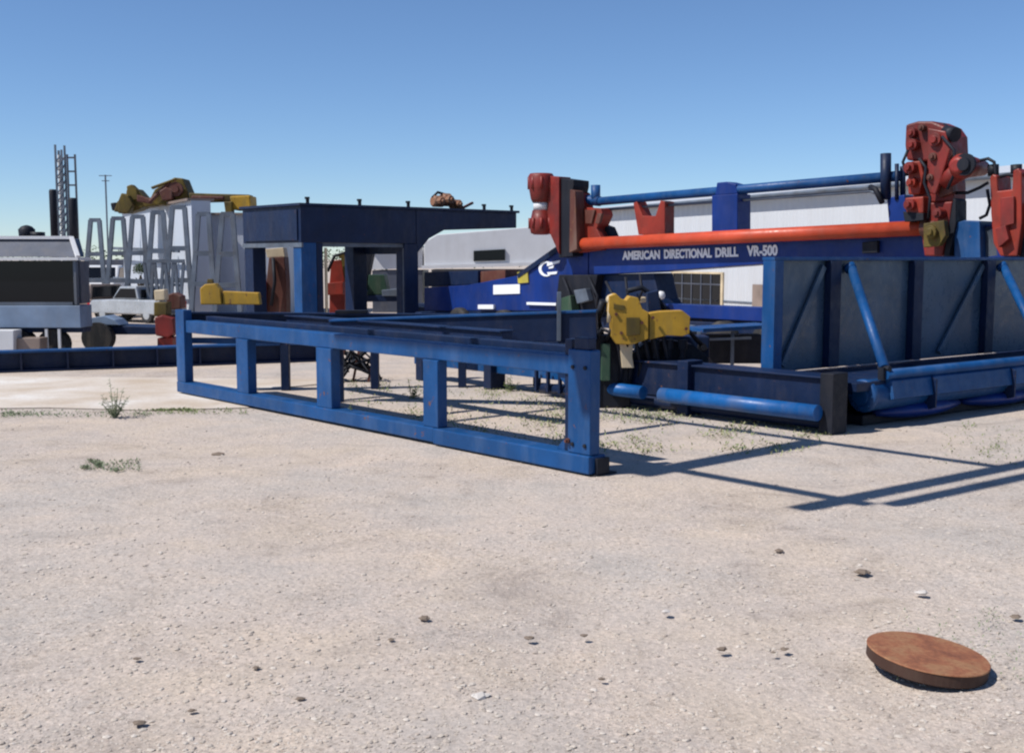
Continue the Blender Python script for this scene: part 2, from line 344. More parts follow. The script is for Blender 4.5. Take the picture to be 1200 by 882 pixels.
for u in (.05, .18):
    for z in (.22, .80): mb = MB(); mb.lathe(K(u,.008,z), -V, [(0,.016),(.012,.016),(.014,.008)], 6); mb.build('bolt', M['black'], rack)
# far side: deep skid beam with lower pipes
mb = MB(); kbox(mb, .02, 2.65, 3.14, 3.40, .16, .50); kbox(mb, .02, 2.65, 3.10, 3.44, .50, .52); mb.build('skid_beam', M['blue_dk'], rack, .006)
mb = MB(); kbox(mb, 2.66, 6.4, 3.14, 3.36, .20, .44); mb.build('skid_beam', M['blue'], rack, .006)
mb = MB(); mb.tube([K(.02,2.98,.20), K(1.9,2.98,.20)], .075, 18); mb.build('lower_pipe', M['blue_hi'], rack, smooth=True)
mb = MB(); mb.tube([K(2.15,2.98,.20), K(3.2,2.98,.20)], .07, 18); mb.build('lower_pipe', M['blue_hi'], rack, smooth=True)
mb = MB(); mb.tube([K(.0,3.16,.09), K(3.9,3.16,.09)], .06, 14); mb.build('lower_pipe', M['blue_dk'], rack, smooth=True)
for u in (.0, 1.7, 3.2, 4.8, 6.2):
    mb = MB(); kbox(mb, u-.08, u+.06, 3.06, 3.3, 0, .9 if u > 2.5 else .56); mb.build('post', M['black'] if u < .1 else M['blue_dk'], rack, .006)
mb = MB(); 
for i in range(4): mb = MB(); kbox(mb, 3.3+i*.2, 3.33+i*.2, 3.06, 3.10, .06, .30); mb.build('bar', M['blue_dk'], rack)
mb = MB(); kbox(mb, .227, .243, .02, .05, .2, .28); mb.lathe(K(.225,.01,.24), -V, [(0,.02),(.02,.02),(.02,.012),(.04,.012)], 10); mb.build('shackle', M['rusty'], rack)

# cross beam over far end
dk = thing('steel_beam', 'dark navy beam lying level over the far end of the rack', 'beam', (-4.05,13.62,0))
p0 = Vector((-4.02,13.62,.955)); p1 = Vector((.45,14.3,.885))
mb = MB(); mb.bar(p0, p1, .16, .025); mb.bar(p0-Z*.155, p1-Z*.155, .16, .02); mb.bar(p0-Z*.08, p1-Z*.08, .02, .14); mb.build('beam_web', M['blue_dk'], dk, .003)
for t in (.02,.28,.52,.76,.97):
    q = p0.lerp(p1, t); mb = MB(); mb.bar((q.x, q.y, q.z-.165), (q.x, q.y, 0), .1, .1, (0,1,0)); mb.build('leg', M['blue_dk'], dk, .004)
mb = MB(); q0 = p0.lerp(p1,.02); q1 = p0.lerp(p1,.97); mb.bar((q0.x,q0.y,.62),(q1.x,q1.y,.55),.06,.07); mb.build('stretcher', M['blue'], dk, .004)
mb = MB(); mb.box(p0.lerp(p1,.46)+Vector((0,-.02,.03)), (.19,.03,0), (0,.07,0), (0,0,.02)); mb.build('cover_plate', M['black'], dk, .004)

d2 = thing('steel_beam', 'deep navy beam across the middle of the rack, ending behind the upright yellow clamp', 'beam', (-2.0,12.7,0))
e0 = at(389,374,12.7); e1 = at(700,363,12.1)
mb = MB(); mb.bar(e0-Z*.012, e1-Z*.012, .2, .024); mb.build('flange', M['blue'], d2, .003)  # brighter than the lower flange: sunlit top edge put into the colour
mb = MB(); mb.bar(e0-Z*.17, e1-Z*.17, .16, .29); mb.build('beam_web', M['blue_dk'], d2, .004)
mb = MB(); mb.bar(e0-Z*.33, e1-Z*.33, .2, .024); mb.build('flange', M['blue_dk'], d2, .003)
for t in (.03, .96):
    q = e0.lerp(e1, t); mb = MB(); mb.bar((q.x,q.y,q.z-.345),(q.x,q.y,0),.07,.07,(0,1,0)); mb.build('leg', M['blue_dk'], d2, .004)
mb = MB(); mb.box(e0.lerp(e1,.86)+Vector((0,-.12,-.05)), (.022,0,0),(0,.02,0),(0,0,.26)); mb.build('bracket', M['greysteel'], d2, .004)
# ------------------------------------------------------------------ TANK SKID with braced side panel
W = Vector((.8,.6,0)); N_ = Vector((-.6,.8,0)); E0 = Vector((3.19,10.48,0))
def T(t, n, z=0): return E0+W*t+N_*n+Z*z
def tbox(mb, t0, t1, n0, n1, z0, z1): return mb.box(T((t0+t1)/2, (n0+n1)/2, (z0+z1)/2), W*(t1-t0)/2, N_*(n1-n0)/2, Z*(z1-z0)/2)
tank = thing('tank_skid', 'large dark panelled tank skid with bright blue diagonal braces', 'tank skid', tuple(E0))
TE = 7.2
mb = MB(); tbox(mb, .12, TE, 1.06, 1.12, .46, 1.58); mb.build('side_panel', M['panel'], tank, .003)
mb = MB(); tbox(mb, 0, TE, .99, 1.15, 1.58, 1.615); mb.build('top_rail', M['blue'], tank, .004)
mb = MB(); tbox(mb, 0, .13, .98, 1.14, .40, 1.578); mb.build('post', M['blue'], tank, .006)
for t in (.95, 2.42, 3.9, 5.37, 6.85):
    mb = MB(); tbox(mb, t-.085, t+.085, .97, 1.055, .47, 1.575); mb.build('post', M['blue_dk'], tank, .004)  # navy instead of rack blue, shade on the posts put into the colour
for t0, t1 in ((1.21,.47),(4.16,3.42),(7.0,6.3)):
    mb = MB(); a = T(t0,.98,1.5); b = T(t1,.02,.56); mb.tube([a, b], .05, 14); mb.tube([a+Z*.03+N_*.04, a-Z*.02], .065, 12); br = mb.build('brace', M['blue_hi'] if 0 else M['blue'], tank, smooth=True)
    mb = MB(); mb.box(b-Z*.05, W*.06, N_*.03, Z*.06); mb.lathe(b-N_*.06, N_, [(0,.03),(.12,.03)], 10); mb.build('lug', M['black'], br)
for t0, t1 in ((.82,.2),(3.8,2.95),(6.7,5.9)):
    mb = MB(); mb.bar(T(t0,1.03,1.52), T(t1,1.03,.52), .07, .03, N_); mb.build('brace_shade_bar', M['panel'], tank, .004)  # added bars imitating the braces' reflection and shadow on the panel
mb = MB(); tbox(mb, .05, TE, .02, 1.15, .36, .44); mb.build('deck', M['blue_dk'], tank, .004)
mb = MB(); tbox(mb, .0, TE, .95, 1.2, .0, .358); mb.build('skid_beam', M['black'], tank, .004)
mb = MB(); mb.tube([T(.45,.0,.50), T(TE,.0,.50)], .05, 14); mb.build('hand_rail', M['blue'], tank, smooth=True)
mb = MB(); mb.lathe(T(.26,.12,.30), W, [(0,.10),(.0,.15),(.02,.16),(.05,.16),(.07,.15),(TE-.3,.15)], 28); pp = mb.build('header_pipe', M['blue'], tank, smooth=True)
mb = MB(); mb.prism([T(.5,.03,.48), T(.5,-.045,.44), T(.5,-.075,.27), T(.5,-.02,.25), T(.5,.03,.3)], W*(TE-.5)); mb.build('box_section', M['blue'], tank, .006)
mb = MB(); mb.lathe(T(.235,.12,.30), W, [(0,.085),(.024,.085)], 24)
for k in range(8):
    a = k*math.pi/4; mb.lathe(T(.24,.12,.30)+N_*math.cos(a)*.12+Z*math.sin(a)*.12, W, [(0,.014),(.02,.014)], 6)
mb.build('end_cap', M['blue'], pp)
for t in (1.15, 2.6, 4.05, 5.5):
    mb = MB(); pts = [T(t,.0,.46), T(t,-.10,.42), T(t,-.10,.14), T(t,.02,.10), T(t,.3,.1), T(t,.3,.46)]; mb.prism(pts, W*.025); mb.build('gusset', M['blue_dk'], tank, .003)
for t0 in (.55, 2.05, 3.5, 4.95):
    ring = []
    for k in range(9):
        s_ = k/8; x = t0+s_*1.35; w_ = math.sin(math.pi*min(max(s_,.04),.96))**.45
        ring.append([T(x, .16+.19*w_*math.cos(a), .115+.095*w_*math.sin(a)) for a in [2*math.pi*j/14 for j in range(14)]])
    mb = MB(); mb.rings(ring); mb.build('float_pod', M['royal'] if t0 < 3 else M['blue_dk'], tank, smooth=2)
mb = MB(); tbox(mb, .35, TE, .16, .9, .0, .1); mb.build('runner', M['black'], tank, .01)

# ------------------------------------------------------------------ clamps
def ppoly(mb, pts, Y, th): mb.prism([at(x, y, Y) for x, y in pts], (0, th, 0)); return mb
c1 = thing('pipe_clamp', 'yellow cast pipe clamp upright on the rack beside the tank', 'clamp', (1.5,12.0,.52), 'yellow pipe clamps')
mb = MB(); ppoly(mb, [(714,347),(722,344),(728,350),(734,352),(738,347),(748,349),(753,362),(760,366),(760,397),(744,403),(738,404),(722,403),(716,394),(717,372),(713,366)], 11.95, .28); mb.build('jaw', M['yellow'], c1, .007)
mb = MB(); ppoly(mb, [(761,367),(775,365),(800,364),(809,371),(808,391),(800,394),(782,393),(761,398)], 11.98, .22); bb = mb.build('arm', M['yellow'], c1, .006)
mb = MB(); ppoly(mb, [(776,371),(797,369),(797,388),(778,388)], 12.01, .018); mb.build('recess_plate', M['olive'], bb, .004)
mb = MB(); ppoly(mb, [(726,402),(742,402),(741,418),(743,431),(729,431)], 12.03, .14); mb.build('leg', M['cream'], c1, .005)
mb = MB(); mb.lathe(at(717,351,12.08), (.2,-1,0), [(-.06,.05),(.02,.062),(.05,.05)], 14); mb.tube([at(716,355,12.0), at(713,378,11.98)], [.03,.02], 10); mb.build('lever', M['cream'], c1, smooth=True)  # cream on knob and left edge imitates the sunlit side of the clamp
mb = MB(); mb.tube([at(735,341,12.45), at(752,337,12.5), at(772,352,12.5), at(780,366,12.5)], .03, 10); mb.build('hose', M['black'], c1, smooth=True)
mb = MB(); mb.tube([at(707,352,12.2), at(700,375,12.3), at(706,400,12.4), at(722,430,12.3)], .04, 10); mb.build('hose', M['black'], c1, smooth=True)
for k in range(3):
    mb = MB(); p = at(768+k*16, 398, 12.1); mb.lathe(p, -Z, [(0,.05),(.10,.05),(.10,.03),(.2,.03)], 10); mb.build('stud', M['black'], c1)
mb = MB(); ppoly(mb, [(704,440),(828,436),(830,418),(812,404),(790,399),(757,400),(745,412),(722,412),(706,404)], 12.22, .25); mb.build('base', M['black'], c1, .008)
mb = MB(); ppoly(mb, [(758,343),(772,340),(775,366),(760,367)], 12.35, .14); mb.build('valve_block', M['blue_dk'], c1, .01)

c3 = thing('hydraulic_manifold', 'black hydraulic manifold with hoses between the near rack post and the upright clamp', 'manifold', (1.1,12.1,0))
mb = MB(); mb.ab(.9, 1.28, 12.15, 12.5, 0.0, .78); mb.build('housing', M['black'], c3, .015)
mb = MB(); mb.ab(.95, 1.05, 12.05, 12.15, .3, .7); mb.build('valve_block', M['green'], c3, .01)
for k in range(6):
    x = .9+k*.1; mb = MB(); mb.tube([(x,12.1,.72),(x+.05,12.0,.86-.02*k),(x+.2,12.02,.8),(x+.28,12.1,.45),(x+.25,12.2,.15)], .022, 8); mb.build('hose', M['black'], c3, smooth=True)
c4 = thing('hydraulic_manifold', 'low dark manifold with stub pipes under the arm of the upright clamp', 'manifold', (1.9,12.3,0))
mb = MB(); mb.ab(1.5, 2.2, 12.6, 12.95, 0, .74); mb.build('housing', M['blue_dk'], c4, .015)
for k in range(5):
    x = 1.55+k*.14; mb = MB(); mb.lathe((x,12.6,.62-.05*(k%2)), (0,-1,0), [(0,.05),(.06,.05),(.06,.03),(.14,.03)], 12); mb.build('fitting', M['rusty'] if k%2 else M['black'], c4)
mb = MB(); mb.tube([(1.5,12.5,.7),(1.7,12.4,.83),(1.95,12.45,.8),(2.15,12.55,.6)], .025, 8); mb.build('hose', M['black'], c4, smooth=True)

for pts, Y in (([(719,356),(732,358),(732,364),(719,362)],11.94),([(734,372),(750,372),(750,392),(734,394)],11.93)): mb = MB(); ppoly(mb, pts, Y, .015); mb.build('rib', M['olive'], c1, .003)
for x, y in ((722,368),(728,390),(752,378),(765,372),(804,385)): mb = MB(); mb.lathe(at(x,y,11.95), (0,-1,0), [(0,.018),(.02,.018)], 6); mb.build('bolt', M['rusty'], c1)
c2 = thing('pipe_clamp', 'smaller yellow pipe clamp on the dark beam at the far end of the rack', 'clamp', at(268,359,13.7), 'yellow pipe clamps')
mb = MB(); ppoly(mb, [(234,338),(240,333),(252,332),(258,339),(260,357),(235,357)], 13.66, .15); mb.build('jaw', M['yellow'], c2, .012)
mb = MB(); ppoly(mb, [(261,341),(303,343),(305,357),(261,357)], 13.68, .11); mb.build('arm', M['yellow'], c2, .01)
mb = MB(); ppoly(mb, [(243,327),(249,327),(250,332),(242,332)], 13.7, .05); mb.build('lug', M['olive'], c2, .006)

# ------------------------------------------------------------------ DRILL RIG
RO = Vector((1.25,20.8,0)); a_ = -U; b_ = V
def RP(px, py, b=0.0):
    P = RO+b_*b; s, z = vp(px, py, P, a_); return P+a_*s+Z*z
def rpoly(mb, pts, b0, b1): mb.prism([RP(x, y, b0) for x, y in pts], b_*(b1-b0)); return mb
def rlevel(px, z, b=0.0):
    P = RO+b_*b; s, _ = vp(px, 303, P, a_); return P+a_*s+Z*z
rig = thing('drilling_rig', 'blue directional drilling rig with lettered mast and orange pipe', 'drilling rig', tuple(RO))
mb = MB(); rpoly(mb, [(690,291),(860,281),(1040,271),(1230,258),(1230,302),(900,309),(760,319),(690,322)], 0, .55); mast = mb.build('mast_beam', M['royal'], rig, .012)
mb = MB(); rpoly(mb, [(497,337),(548,334),(606,323),(650,292),(689,288),(689,345),(676,364),(497,364)], .02, .5); neck = mb.build('gooseneck', M['royal'], rig, .012)
mb = MB(); rpoly(mb, [(606,321),(650,290),(660,285),(660,290),(607,326)], -.02, .0); mb.build('flange', M['blue_dk'], neck)
mb = MB(); rpoly(mb, [(497,366),(700,371),(700,388),(497,376)], .0, .06); mb.build('side_rail', M['blue'], rig, .004)
# chassis
mb = MB(); mb.bar(rlevel(478,.46,.1), rlevel(1230,.46,.1), .14, .2); mb.build('chassis_rail', M['blue_dk'], rig, .008)
mb = MB(); mb.bar(rlevel(690,.72,.3), rlevel(1230,.72,.3), .3, .22); mb.build('upper_rail', M['royal'], rig, .008)
mb = MB(); mb.bar(rlevel(478,.46,1.3), rlevel(1230,.46,1.3), .14, .2); mb.build('chassis_rail', M['blue_dk'], rig, .008)
for px in (540, 592, 640, 850, 905):
    c = rlevel(px,.30,.0); w_ = MB(); w_.lathe(c-b_*.12, b_, [(0,.18),(.0,.27),(.03,.3),(.2,.3),(.23,.27),(.23,.15)], 28); wo = w_.build('wheel', M['rubber'], rig, smooth=True)
    w_ = MB(); w_.lathe(c-b_*.13, b_, [(0,.05),(.02,.08),(.03,.16),(.06,.17)], 20); w_.build('rim', M['greysteel'], wo, smooth=True)
# undercarriage machinery blocks
for pts, b0, b1, mt, nm in (
    ([(700,322),(766,320),(769,334),(773,350),(788,370),(690,372)], .1, .6, 'blue_dk', 'mast_support'),
    ([(655,322),(700,322),(696,345),(704,368),(650,366)], -.08, .5, 'black', 'hydraulic_cabinet'),
    ([(672,340),(686,338),(690,352),(676,356)], -.22, -.09, 'greysteel', 'hydraulic_motor'),
    ([(655,350),(668,346),(671,372),(652,374)], -.3, -.1, 'green', 'valve_block'),
    ([(497,319),(560,317),(560,333),(497,336)], .1, .6, 'blue_dk', 'platform'),
    ([(563,318),(592,316),(592,330),(563,333)], .15, .5, 'rusty', 'winch')):
    mb = MB(); rpoly(mb, pts, b0, b1); mb.build(nm, M[mt], rig, .012)
mb = MB(); rpoly(mb, [(560,357),(578,357),(578,362),(560,362)], -.04, .015); mb.build('step', M['letter'], rig); mb = MB(); rpoly(mb, [(617,354),(652,355),(652,358),(617,357)], -.04, .015); mb.build('grab_rail', M['letter'], rig)
mb = MB(); mb.lathe(RP(776,346,.0), -b_, [(-.05,.02),(0,.07),(.05,.075),(.09,.05),(.1,.01)], 16); mb.build('work_lamp', M['white'], rig, smooth=True)
mb = MB(); mb.lathe(RP(755,351,.0), -b_, [(0,.05),(.12,.05)], 12); mb.build('gauge', M['cream'], rig)
mb = MB()
for (x0,y0,x1,y1) in ((660,325,668,370),(690,325,700,368),(710,330,722,372),(733,325,728,370),(750,322,745,360)): mb.tube([RP(x0,y0,-.12), RP((x0+x1)/2+5,(y0+y1)/2,-.2), RP(x1,y1,-.1)], .025, 8)
mb.build('hose', M['black'], rig, smooth=True)
# labels on gooseneck
mb = MB(); rpoly(mb, [(578,334),(609,333),(609,344),(578,345)], .0, .018); mb.build('name_plate', M['letter'], neck)
mb = MB(); rpoly(mb, [(606,319),(618,317),(619,331),(607,332)], -.01, .018); mb.build('warning_decal', M['decal'], neck)
em = MB()
cx, cz = 640, 315
arc = [(cx+9*math.cos(t)*1.0, cz-9*math.sin(t)) for t in [math.radians(60+i*24) for i in range(11)]]
for i in range(10):
    w0 = 1+2.4*math.sin(math.pi*(i)/10); w1 = 1+2.4*math.sin(math.pi*(i+1)/10)
    def sc(p, w): return (cx+(p[0]-cx)*(1-w*.11), cz+(p[1]-cz)*(1-w*.11))
    rpoly(em, [arc[i], arc[i+1], sc(arc[i+1], w1), sc(arc[i], w0)], .005, .018)
rpoly(em, [(641,308),(656,305),(655,308),(641,312)], .005, .018); rpoly(em, [(643,313),(649,311),(648,314),(643,315)], .005, .018); rpoly(em, [(641,319),(653,318),(652,321),(642,322)], .005, .018)
em.build('emblem', M['letter'], neck)
# lettering
def lettering(txt, pxl, pyb_l, pxr, pyb_r, hpx, parent, name='lettering'):
    p0 = RP(pxl, pyb_l, -.012); p1 = RP(pxr, pyb_r, -.012); cu = bpy.data.curves.new(name, 'FONT'); cu.body = txt; cu.extrude = .004; cu.offset = .045
    o = bpy.data.objects.new(name, cu); C.objects.link(o); cu.materials.append(M['letter']); cu.size = 1.0
    bpy.context.view_layer.update(); d = (p1-p0); L = d.length*SC
    wdt = max(o.dimensions.x, .01); sx = L/wdt; top = RP(pxl, pyb_l-hpx, -.012); sy = (top-p0).length*SC/.72
    X = d.normalized(); Zn = -b_; Y = Zn.cross(X).normalized()
    m = Matrix(((X.x*sx, Y.x*sy, Zn.x, 0),(X.y*sx, Y.y*sy, Zn.y, 0),(X.z*sx, Y.z*sy, Zn.z, 0),(0,0,0,1)))
    m.translation = p0*SC
    me = bpy.data.meshes.new_from_object(o.evaluated_get(bpy.context.evaluated_depsgraph_get())); bpy.data.objects.remove(o); o = bpy.data.objects.new(name, me); C.objects.link(o)
    o.parent = parent; pm = Matrix.Translation(Vector(parent['org'])*SC)
    o.matrix_parent_inverse = Matrix(); o.matrix_basis = pm.inverted() @ m
    return o
lettering('AMERICAN', 730, 304, 774, 303, 9.5, mast); lettering('DIRECTIONAL', 778, 302.6, 834, 301.2, 10, mast)
lettering('DRILL', 838, 301, 865, 300, 10.5, mast); lettering('VR-500', 876, 299.6, 912, 298.6, 11.5, mast)
# drive spindle group at left
mb = MB(); rpoly(mb, [(650,208),(672,211),(672,218),(669,232),(671,300),(655,302),(652,270)], -.25, .15); mb.build('spindle_plate', M['black'], rig, .01)
mb = MB(); rpoly(mb, [(668,222),(674,224),(676,292),(667,296)], -.32, -.1); mb.build('guide_strip', M['rusty'], rig, .006)
px_u = RO.y/F*.96
c = RP(634,275,-.3); mb = MB(); S_ = c.y/F
mb.lathe(c, Z, [(0,8*S_),(.03,12*S_),(8*S_,13*S_),(16*S_,12.5*S_),(28*S_,10*S_)], 24); mb.lathe(c+Z*37*S_, Z, [(0,10*S_),(4*S_,12*S_),(18*S_,14.5*S_),(30*S_,15*S_),(33*S_,13*S_)], 24)
for k in range(8):
    q = k*math.pi/4; mb.lathe(c+Vector((math.cos(q),math.sin(q),0))*13*S_+Z*7*S_, Z, [(0,1.8*S_),(12*S_,1.8*S_)], 6); mb.lathe(c+Vector((math.cos(q),math.sin(q),0))*14*S_+Z*52*S_, Z, [(0,1.8*S_),(14*S_,1.8*S_)], 6)
mo = mb.build('drive_motor', M['red'], rig, smooth=True)
mb = MB(); mb.lathe(c+Z*28*S_, Z, [(0,9*S_),(9*S_,9*S_)], 20); mb.build('collar', M['white'], mo, smooth=True)
mb = MB(); rpoly(mb, [(642,206),(655,207),(655,298),(645,275),(640,273)], -.3, .0); mb.build('motor_mount', M['red'], rig, .01)
mb = MB(); rpoly(mb, [(672,222),(679,226),(683,243),(704,244),(706,252),(699,268),(706,281),(706,293),(672,297)], -.1, .18); mb.build('bracket', M['redor'], rig, .012)
mb = MB(); rpoly(mb, [(685,246),(697,246),(693,262),(686,262)], -.14, -.1); rpoly(mb, [(700,250),(705,250),(702,262),(697,262)], -.16, -.1); mb.build('bracket_web', M['rusty'], rig, .006)
mb = MB(); mb.tube([RP(698,217,.1), RP(698,238,.1)], .085, 14); mb.tube([RP(677,233,.1), RP(703,236,.1)], .09, 12); mb.build('pipe_joint', M['blue'], rig, smooth=True)
mb = MB(); rpoly(mb, [(701,262),(712,266),(719,282),(700,284)], .1, .3); mb.build('wedge', M['black'], rig, .01)
mb = MB(); rpoly(mb, [(742,238),(746,236),(753,253),(768,253),(774,235),(779,236),(779,275),(748,275)], .05, .3); mb.build('pipe_cradle', M['redor'], rig, .01)
mb = MB(); mb.tube([RP(703,236,.1), RP(1058,206,.1)], .075, 16); mb.build('rack_pipe', M['blue_hi'] if 0 else M['blue'], rig, smooth=True)
mb = MB(); mb.tube([RP(704,246,.15), RP(850,236,.15), RP(1020,224,.15), RP(1040,232,.15)], .022, 8); mb.build('hydraulic_line', M['greysteel'], rig, smooth=True)
mb = MB(); rpoly(mb, [(834,229),(864,227),(864,270),(834,272)], .0, .35); rpoly(mb, [(840,214),(851,213),(862,216),(864,227),(838,229)], .02, .3); mb.build('pipe_support', M['royal'], rig, .012)
mb = MB(); mb.tube([RP(1038,180,.0), RP(1038,234,.0)], .075, 14); mb.tube([RP(1051,192,.0), RP(1051,234,.0)], .03, 10); mb.tube([RP(1058,195,.1),RP(1058,230,.1)], .04, 8); mb.build('pipe_joint', M['blue_dk'], rig, smooth=True)
mb = MB(); rpoly(mb, [(1039,232),(1060,228),(1063,262),(1042,266)], .0, .35); mb.build('joint_block', M['royal'], rig, .012)
mb = MB(); mb.tube([RP(1020,219,-.05), RP(1026,222,-.1), RP(1034,238,-.1)], .04, 10); mb.build('hose', M['black'], rig, smooth=True)
op = MB(); op.tube([RP(678,286,-.16), RP(1084,267,-.16)], .105, 24); op.build('drill_pipe', M['orange'], rig, smooth=True)
# drive carriage at right
mb = MB(); rpoly(mb, [(1061,146),(1075,142),(1092,142),(1106,148),(1113,158),(1114,180),(1100,190),(1062,188),(1060,170)], -.26, .25); car = mb.build('drive_carriage', M['red'], rig, .03)
mb = MB(); rpoly(mb, [(1067,189),(1112,186),(1117,214),(1117,236),(1070,238)], -.16, .2); mb.build('gearbox', M['red'], rig, .02)
mb = MB(); rpoly(mb, [(1060,232),(1082,230),(1082,250),(1062,252)], -.34, .1); mb.build('slide_block', M['redor'], rig, .02)
mb = MB(); rpoly(mb, [(1083,238),(1116,236),(1112,262),(1104,300),(1083,300),(1078,262)], -.2, .2); mb.build('slide_arm', M['red'], rig, .02)
mb = MB(); rpoly(mb, [(1063,190),(1078,188),(1082,204),(1077,228),(1064,228)], -.3, -.1); mb.build('side_cover', M['redor'], rig, .02)
mb = MB(); rpoly(mb, [(1087,150),(1108,154),(1113,176),(1104,205),(1096,228),(1086,226)], -.33, -.25); mb.build('face_plate', M['red'], rig, .015)
mb = MB(); rpoly(mb, [(1100,205),(1114,200),(1116,226),(1101,232)], -.22, -.1); mb.build('junction_box', M['rusty'], rig, .015)
for (x,y,r,h,mt) in ((1069,156,6,.10,'red'),(1071,170,7,.14,'red'),(1070,197,7,.2,'red'),(1071,214,6,.16,'redor'),(1070,240,7,.2,'red'),(1098,164,8,.14,'red'),(1095,184,5,.12,'rusty'),(1092,208,4,.12,'rusty'),(1100,250,6,.12,'red'),(1081,150,4,.1,'rusty')):
    p = RP(x,y,-.3); s_ = p.y/F; mb = MB(); mb.lathe(p+b_*.12, -b_, [(0,r*s_),(h*.7+.1,r*s_*.95),(h*.7+.1,r*s_*.55),(h+.1,r*s_*.5)], 16); mb.build('gear_cap', M[mt], car, .004)
for path in ([(1077,186),(1085,196),(1083,214),(1090,232),(1088,256)], [(1104,160),(1118,176),(1120,200),(1110,222)], [(1064,176),(1058,190),(1063,206)]):
    mb = MB(); mb.tube([RP(x,y,-.36) for x, y in path], .02, 8); mb.build('hose', M['black'], rig, smooth=True)
p = RP(1130,195,-.3); s_ = p.y/F; mb = MB(); mb.lathe(p, -b_, [(-.5,9*s_),(-.2,12*s_),(0,14*s_),(.1,14*s_),(.12,11*s_),(.2,10*s_),(.22,6*s_)], 22); mb.tube([RP(1105,212,-.2), RP(1130,198,-.2)], .13, 12); mb.build('hydraulic_motor', M['red'], rig, smooth=True)
mb = MB(); mb.lathe(RP(1132,193,-.44), -b_, [(0,12.5*s_),(.05,12.5*s_),(.05,8*s_),(.09,7*s_)], 20); mb.build('end_ring', M['black'], rig)
mb = MB(); mb.tube([RP(1108,156,-.2), RP(1120,158,-.25)], .1, 12); mb.tube([RP(1104,150,-.1), RP(1122,162,-.1)], .07, 10); mb.build('motor_cap', M['black'], rig, smooth=True)
mb = MB(); rpoly(mb, [(1082,262),(1106,258),(1108,276),(1100,288),(1082,290)], -.42, -.31); mb.lathe(RP(1092,272,-.44), -b_, [(0,.09),(.06,.09),(.06,.05),(.1,.05)], 12); mb.build('gripper', M['olive'], rig, .01)
mb = MB(); mb.lathe(RP(1084,267,-.16), a_, [(-.02,.13),(.06,.13),(.06,.1),(.16,.1)], 18); mb.build('pipe_chuck', M['rusty'], rig)
mb = MB(); rpoly(mb, [(1058,248),(1082,250),(1082,258),(1060,260)], -.36, -.2); mb.build('carriage_shoe', M['black'], rig, .006)
mb = MB(); rpoly(mb, [(1118,262),(1130,258),(1148,259),(1149,303),(1118,303)], -.15, .3); mb.build('carriage_base', M['blue'], rig, .012)
mb = MB(); rpoly(mb, [(1117,232),(1120,235),(1120,262),(1112,300),(1106,300)], -.2, .1); mb.build('side_plate', M['black'], rig, .006)
mb = MB(); rpoly(mb, [(1160,208),(1163,204),(1168,206),(1169,224),(1186,222),(1187,200),(1193,197),(1197,202),(1197,262),(1192,300),(1172,300),(1164,285),(1161,250)], -.2, .2); rb = mb.build('breakout_bracket', M['redor'], rig, .015)
mb = MB(); rpoly(mb, [(1172,232),(1188,230),(1188,262),(1172,266)], -.25, -.2); rpoly(mb,[(1166,268),(1178,264),(1182,280),(1170,290)],-.3,-.2); mb.build('bracket_plate', M['red'], rb, .006)
for x in (1164,1191): mb = MB(); mb.tube([RP(x,206,.0), RP(x,193,.0)], .07, 12); mb.build('roller', M['black'], rig, smooth=True)
mb = MB()
for path in ([(1143,196),(1149,188),(1158,186),(1165,190),(1167,204),(1164,215)], [(1120,226),(1134,226),(1148,220),(1158,214)], [(1148,256),(1156,252),(1160,240),(1157,222)], [(1168,208),(1180,205),(1200,206),(1228,200)], [(1076,250),(1090,268),(1102,282)]):
    mb.tube([RP(x,y,-.1) for x, y in path], .022, 8)
mb.build('hose', M['black'], rig, smooth=True)
mb = MB(); rpoly(mb, [(1150,266),(1164,262),(1170,300),(1152,303)], .0, .3); mb.build('pump', M['greysteel'], rig, .012)
mb = MB(); rpoly(mb, [(1198,238),(1230,236),(1230,303),(1194,303)], -.1, .5); mb.build('engine_cover', M['black'], rig, .02)
mb = MB(); rpoly(mb, [(1010,284),(1028,282),(1028,296),(1010,297)], -.08, -.01); mb.build('latch', M['black'], rig, .01)

# equipment frame between the rig and the tank
ef = thing('equipment_frame', 'low dark blue frame on thin legs between yellow clamp and tank', 'frame', tuple(rlevel(850,0,-2.6)))
mb = MB(); p = at(812,386,14.5); q = at(898,381,14.9); mb.bar(p, q, .5, .05); mb.build('top_plate', M['blue'], ef, .006)
for t in (.05,.5,.95):
    w_ = p.lerp(q, t); mb = MB(); mb.bar(w_-Vector((0,.18,.02)), Vector((w_.x, w_.y-.18, 0)), .04, .04, (0,1,0)); mb.build('leg', M['greysteel'], ef)
mb = MB(); mb.bar(at(818,398,14.3), at(880,396,14.5), .03, .03); mb.bar(at(760,392,14.8), at(812,386,14.9), .3, .12); mb.build('rail', M['greysteel'], ef)
mb = MB(); mb.ab(at(820,390,14.6).x, at(895,390,14.6).x, 14.62, 14.95, .25, .62); mb.build('cabinet', M['black'], ef, .01)

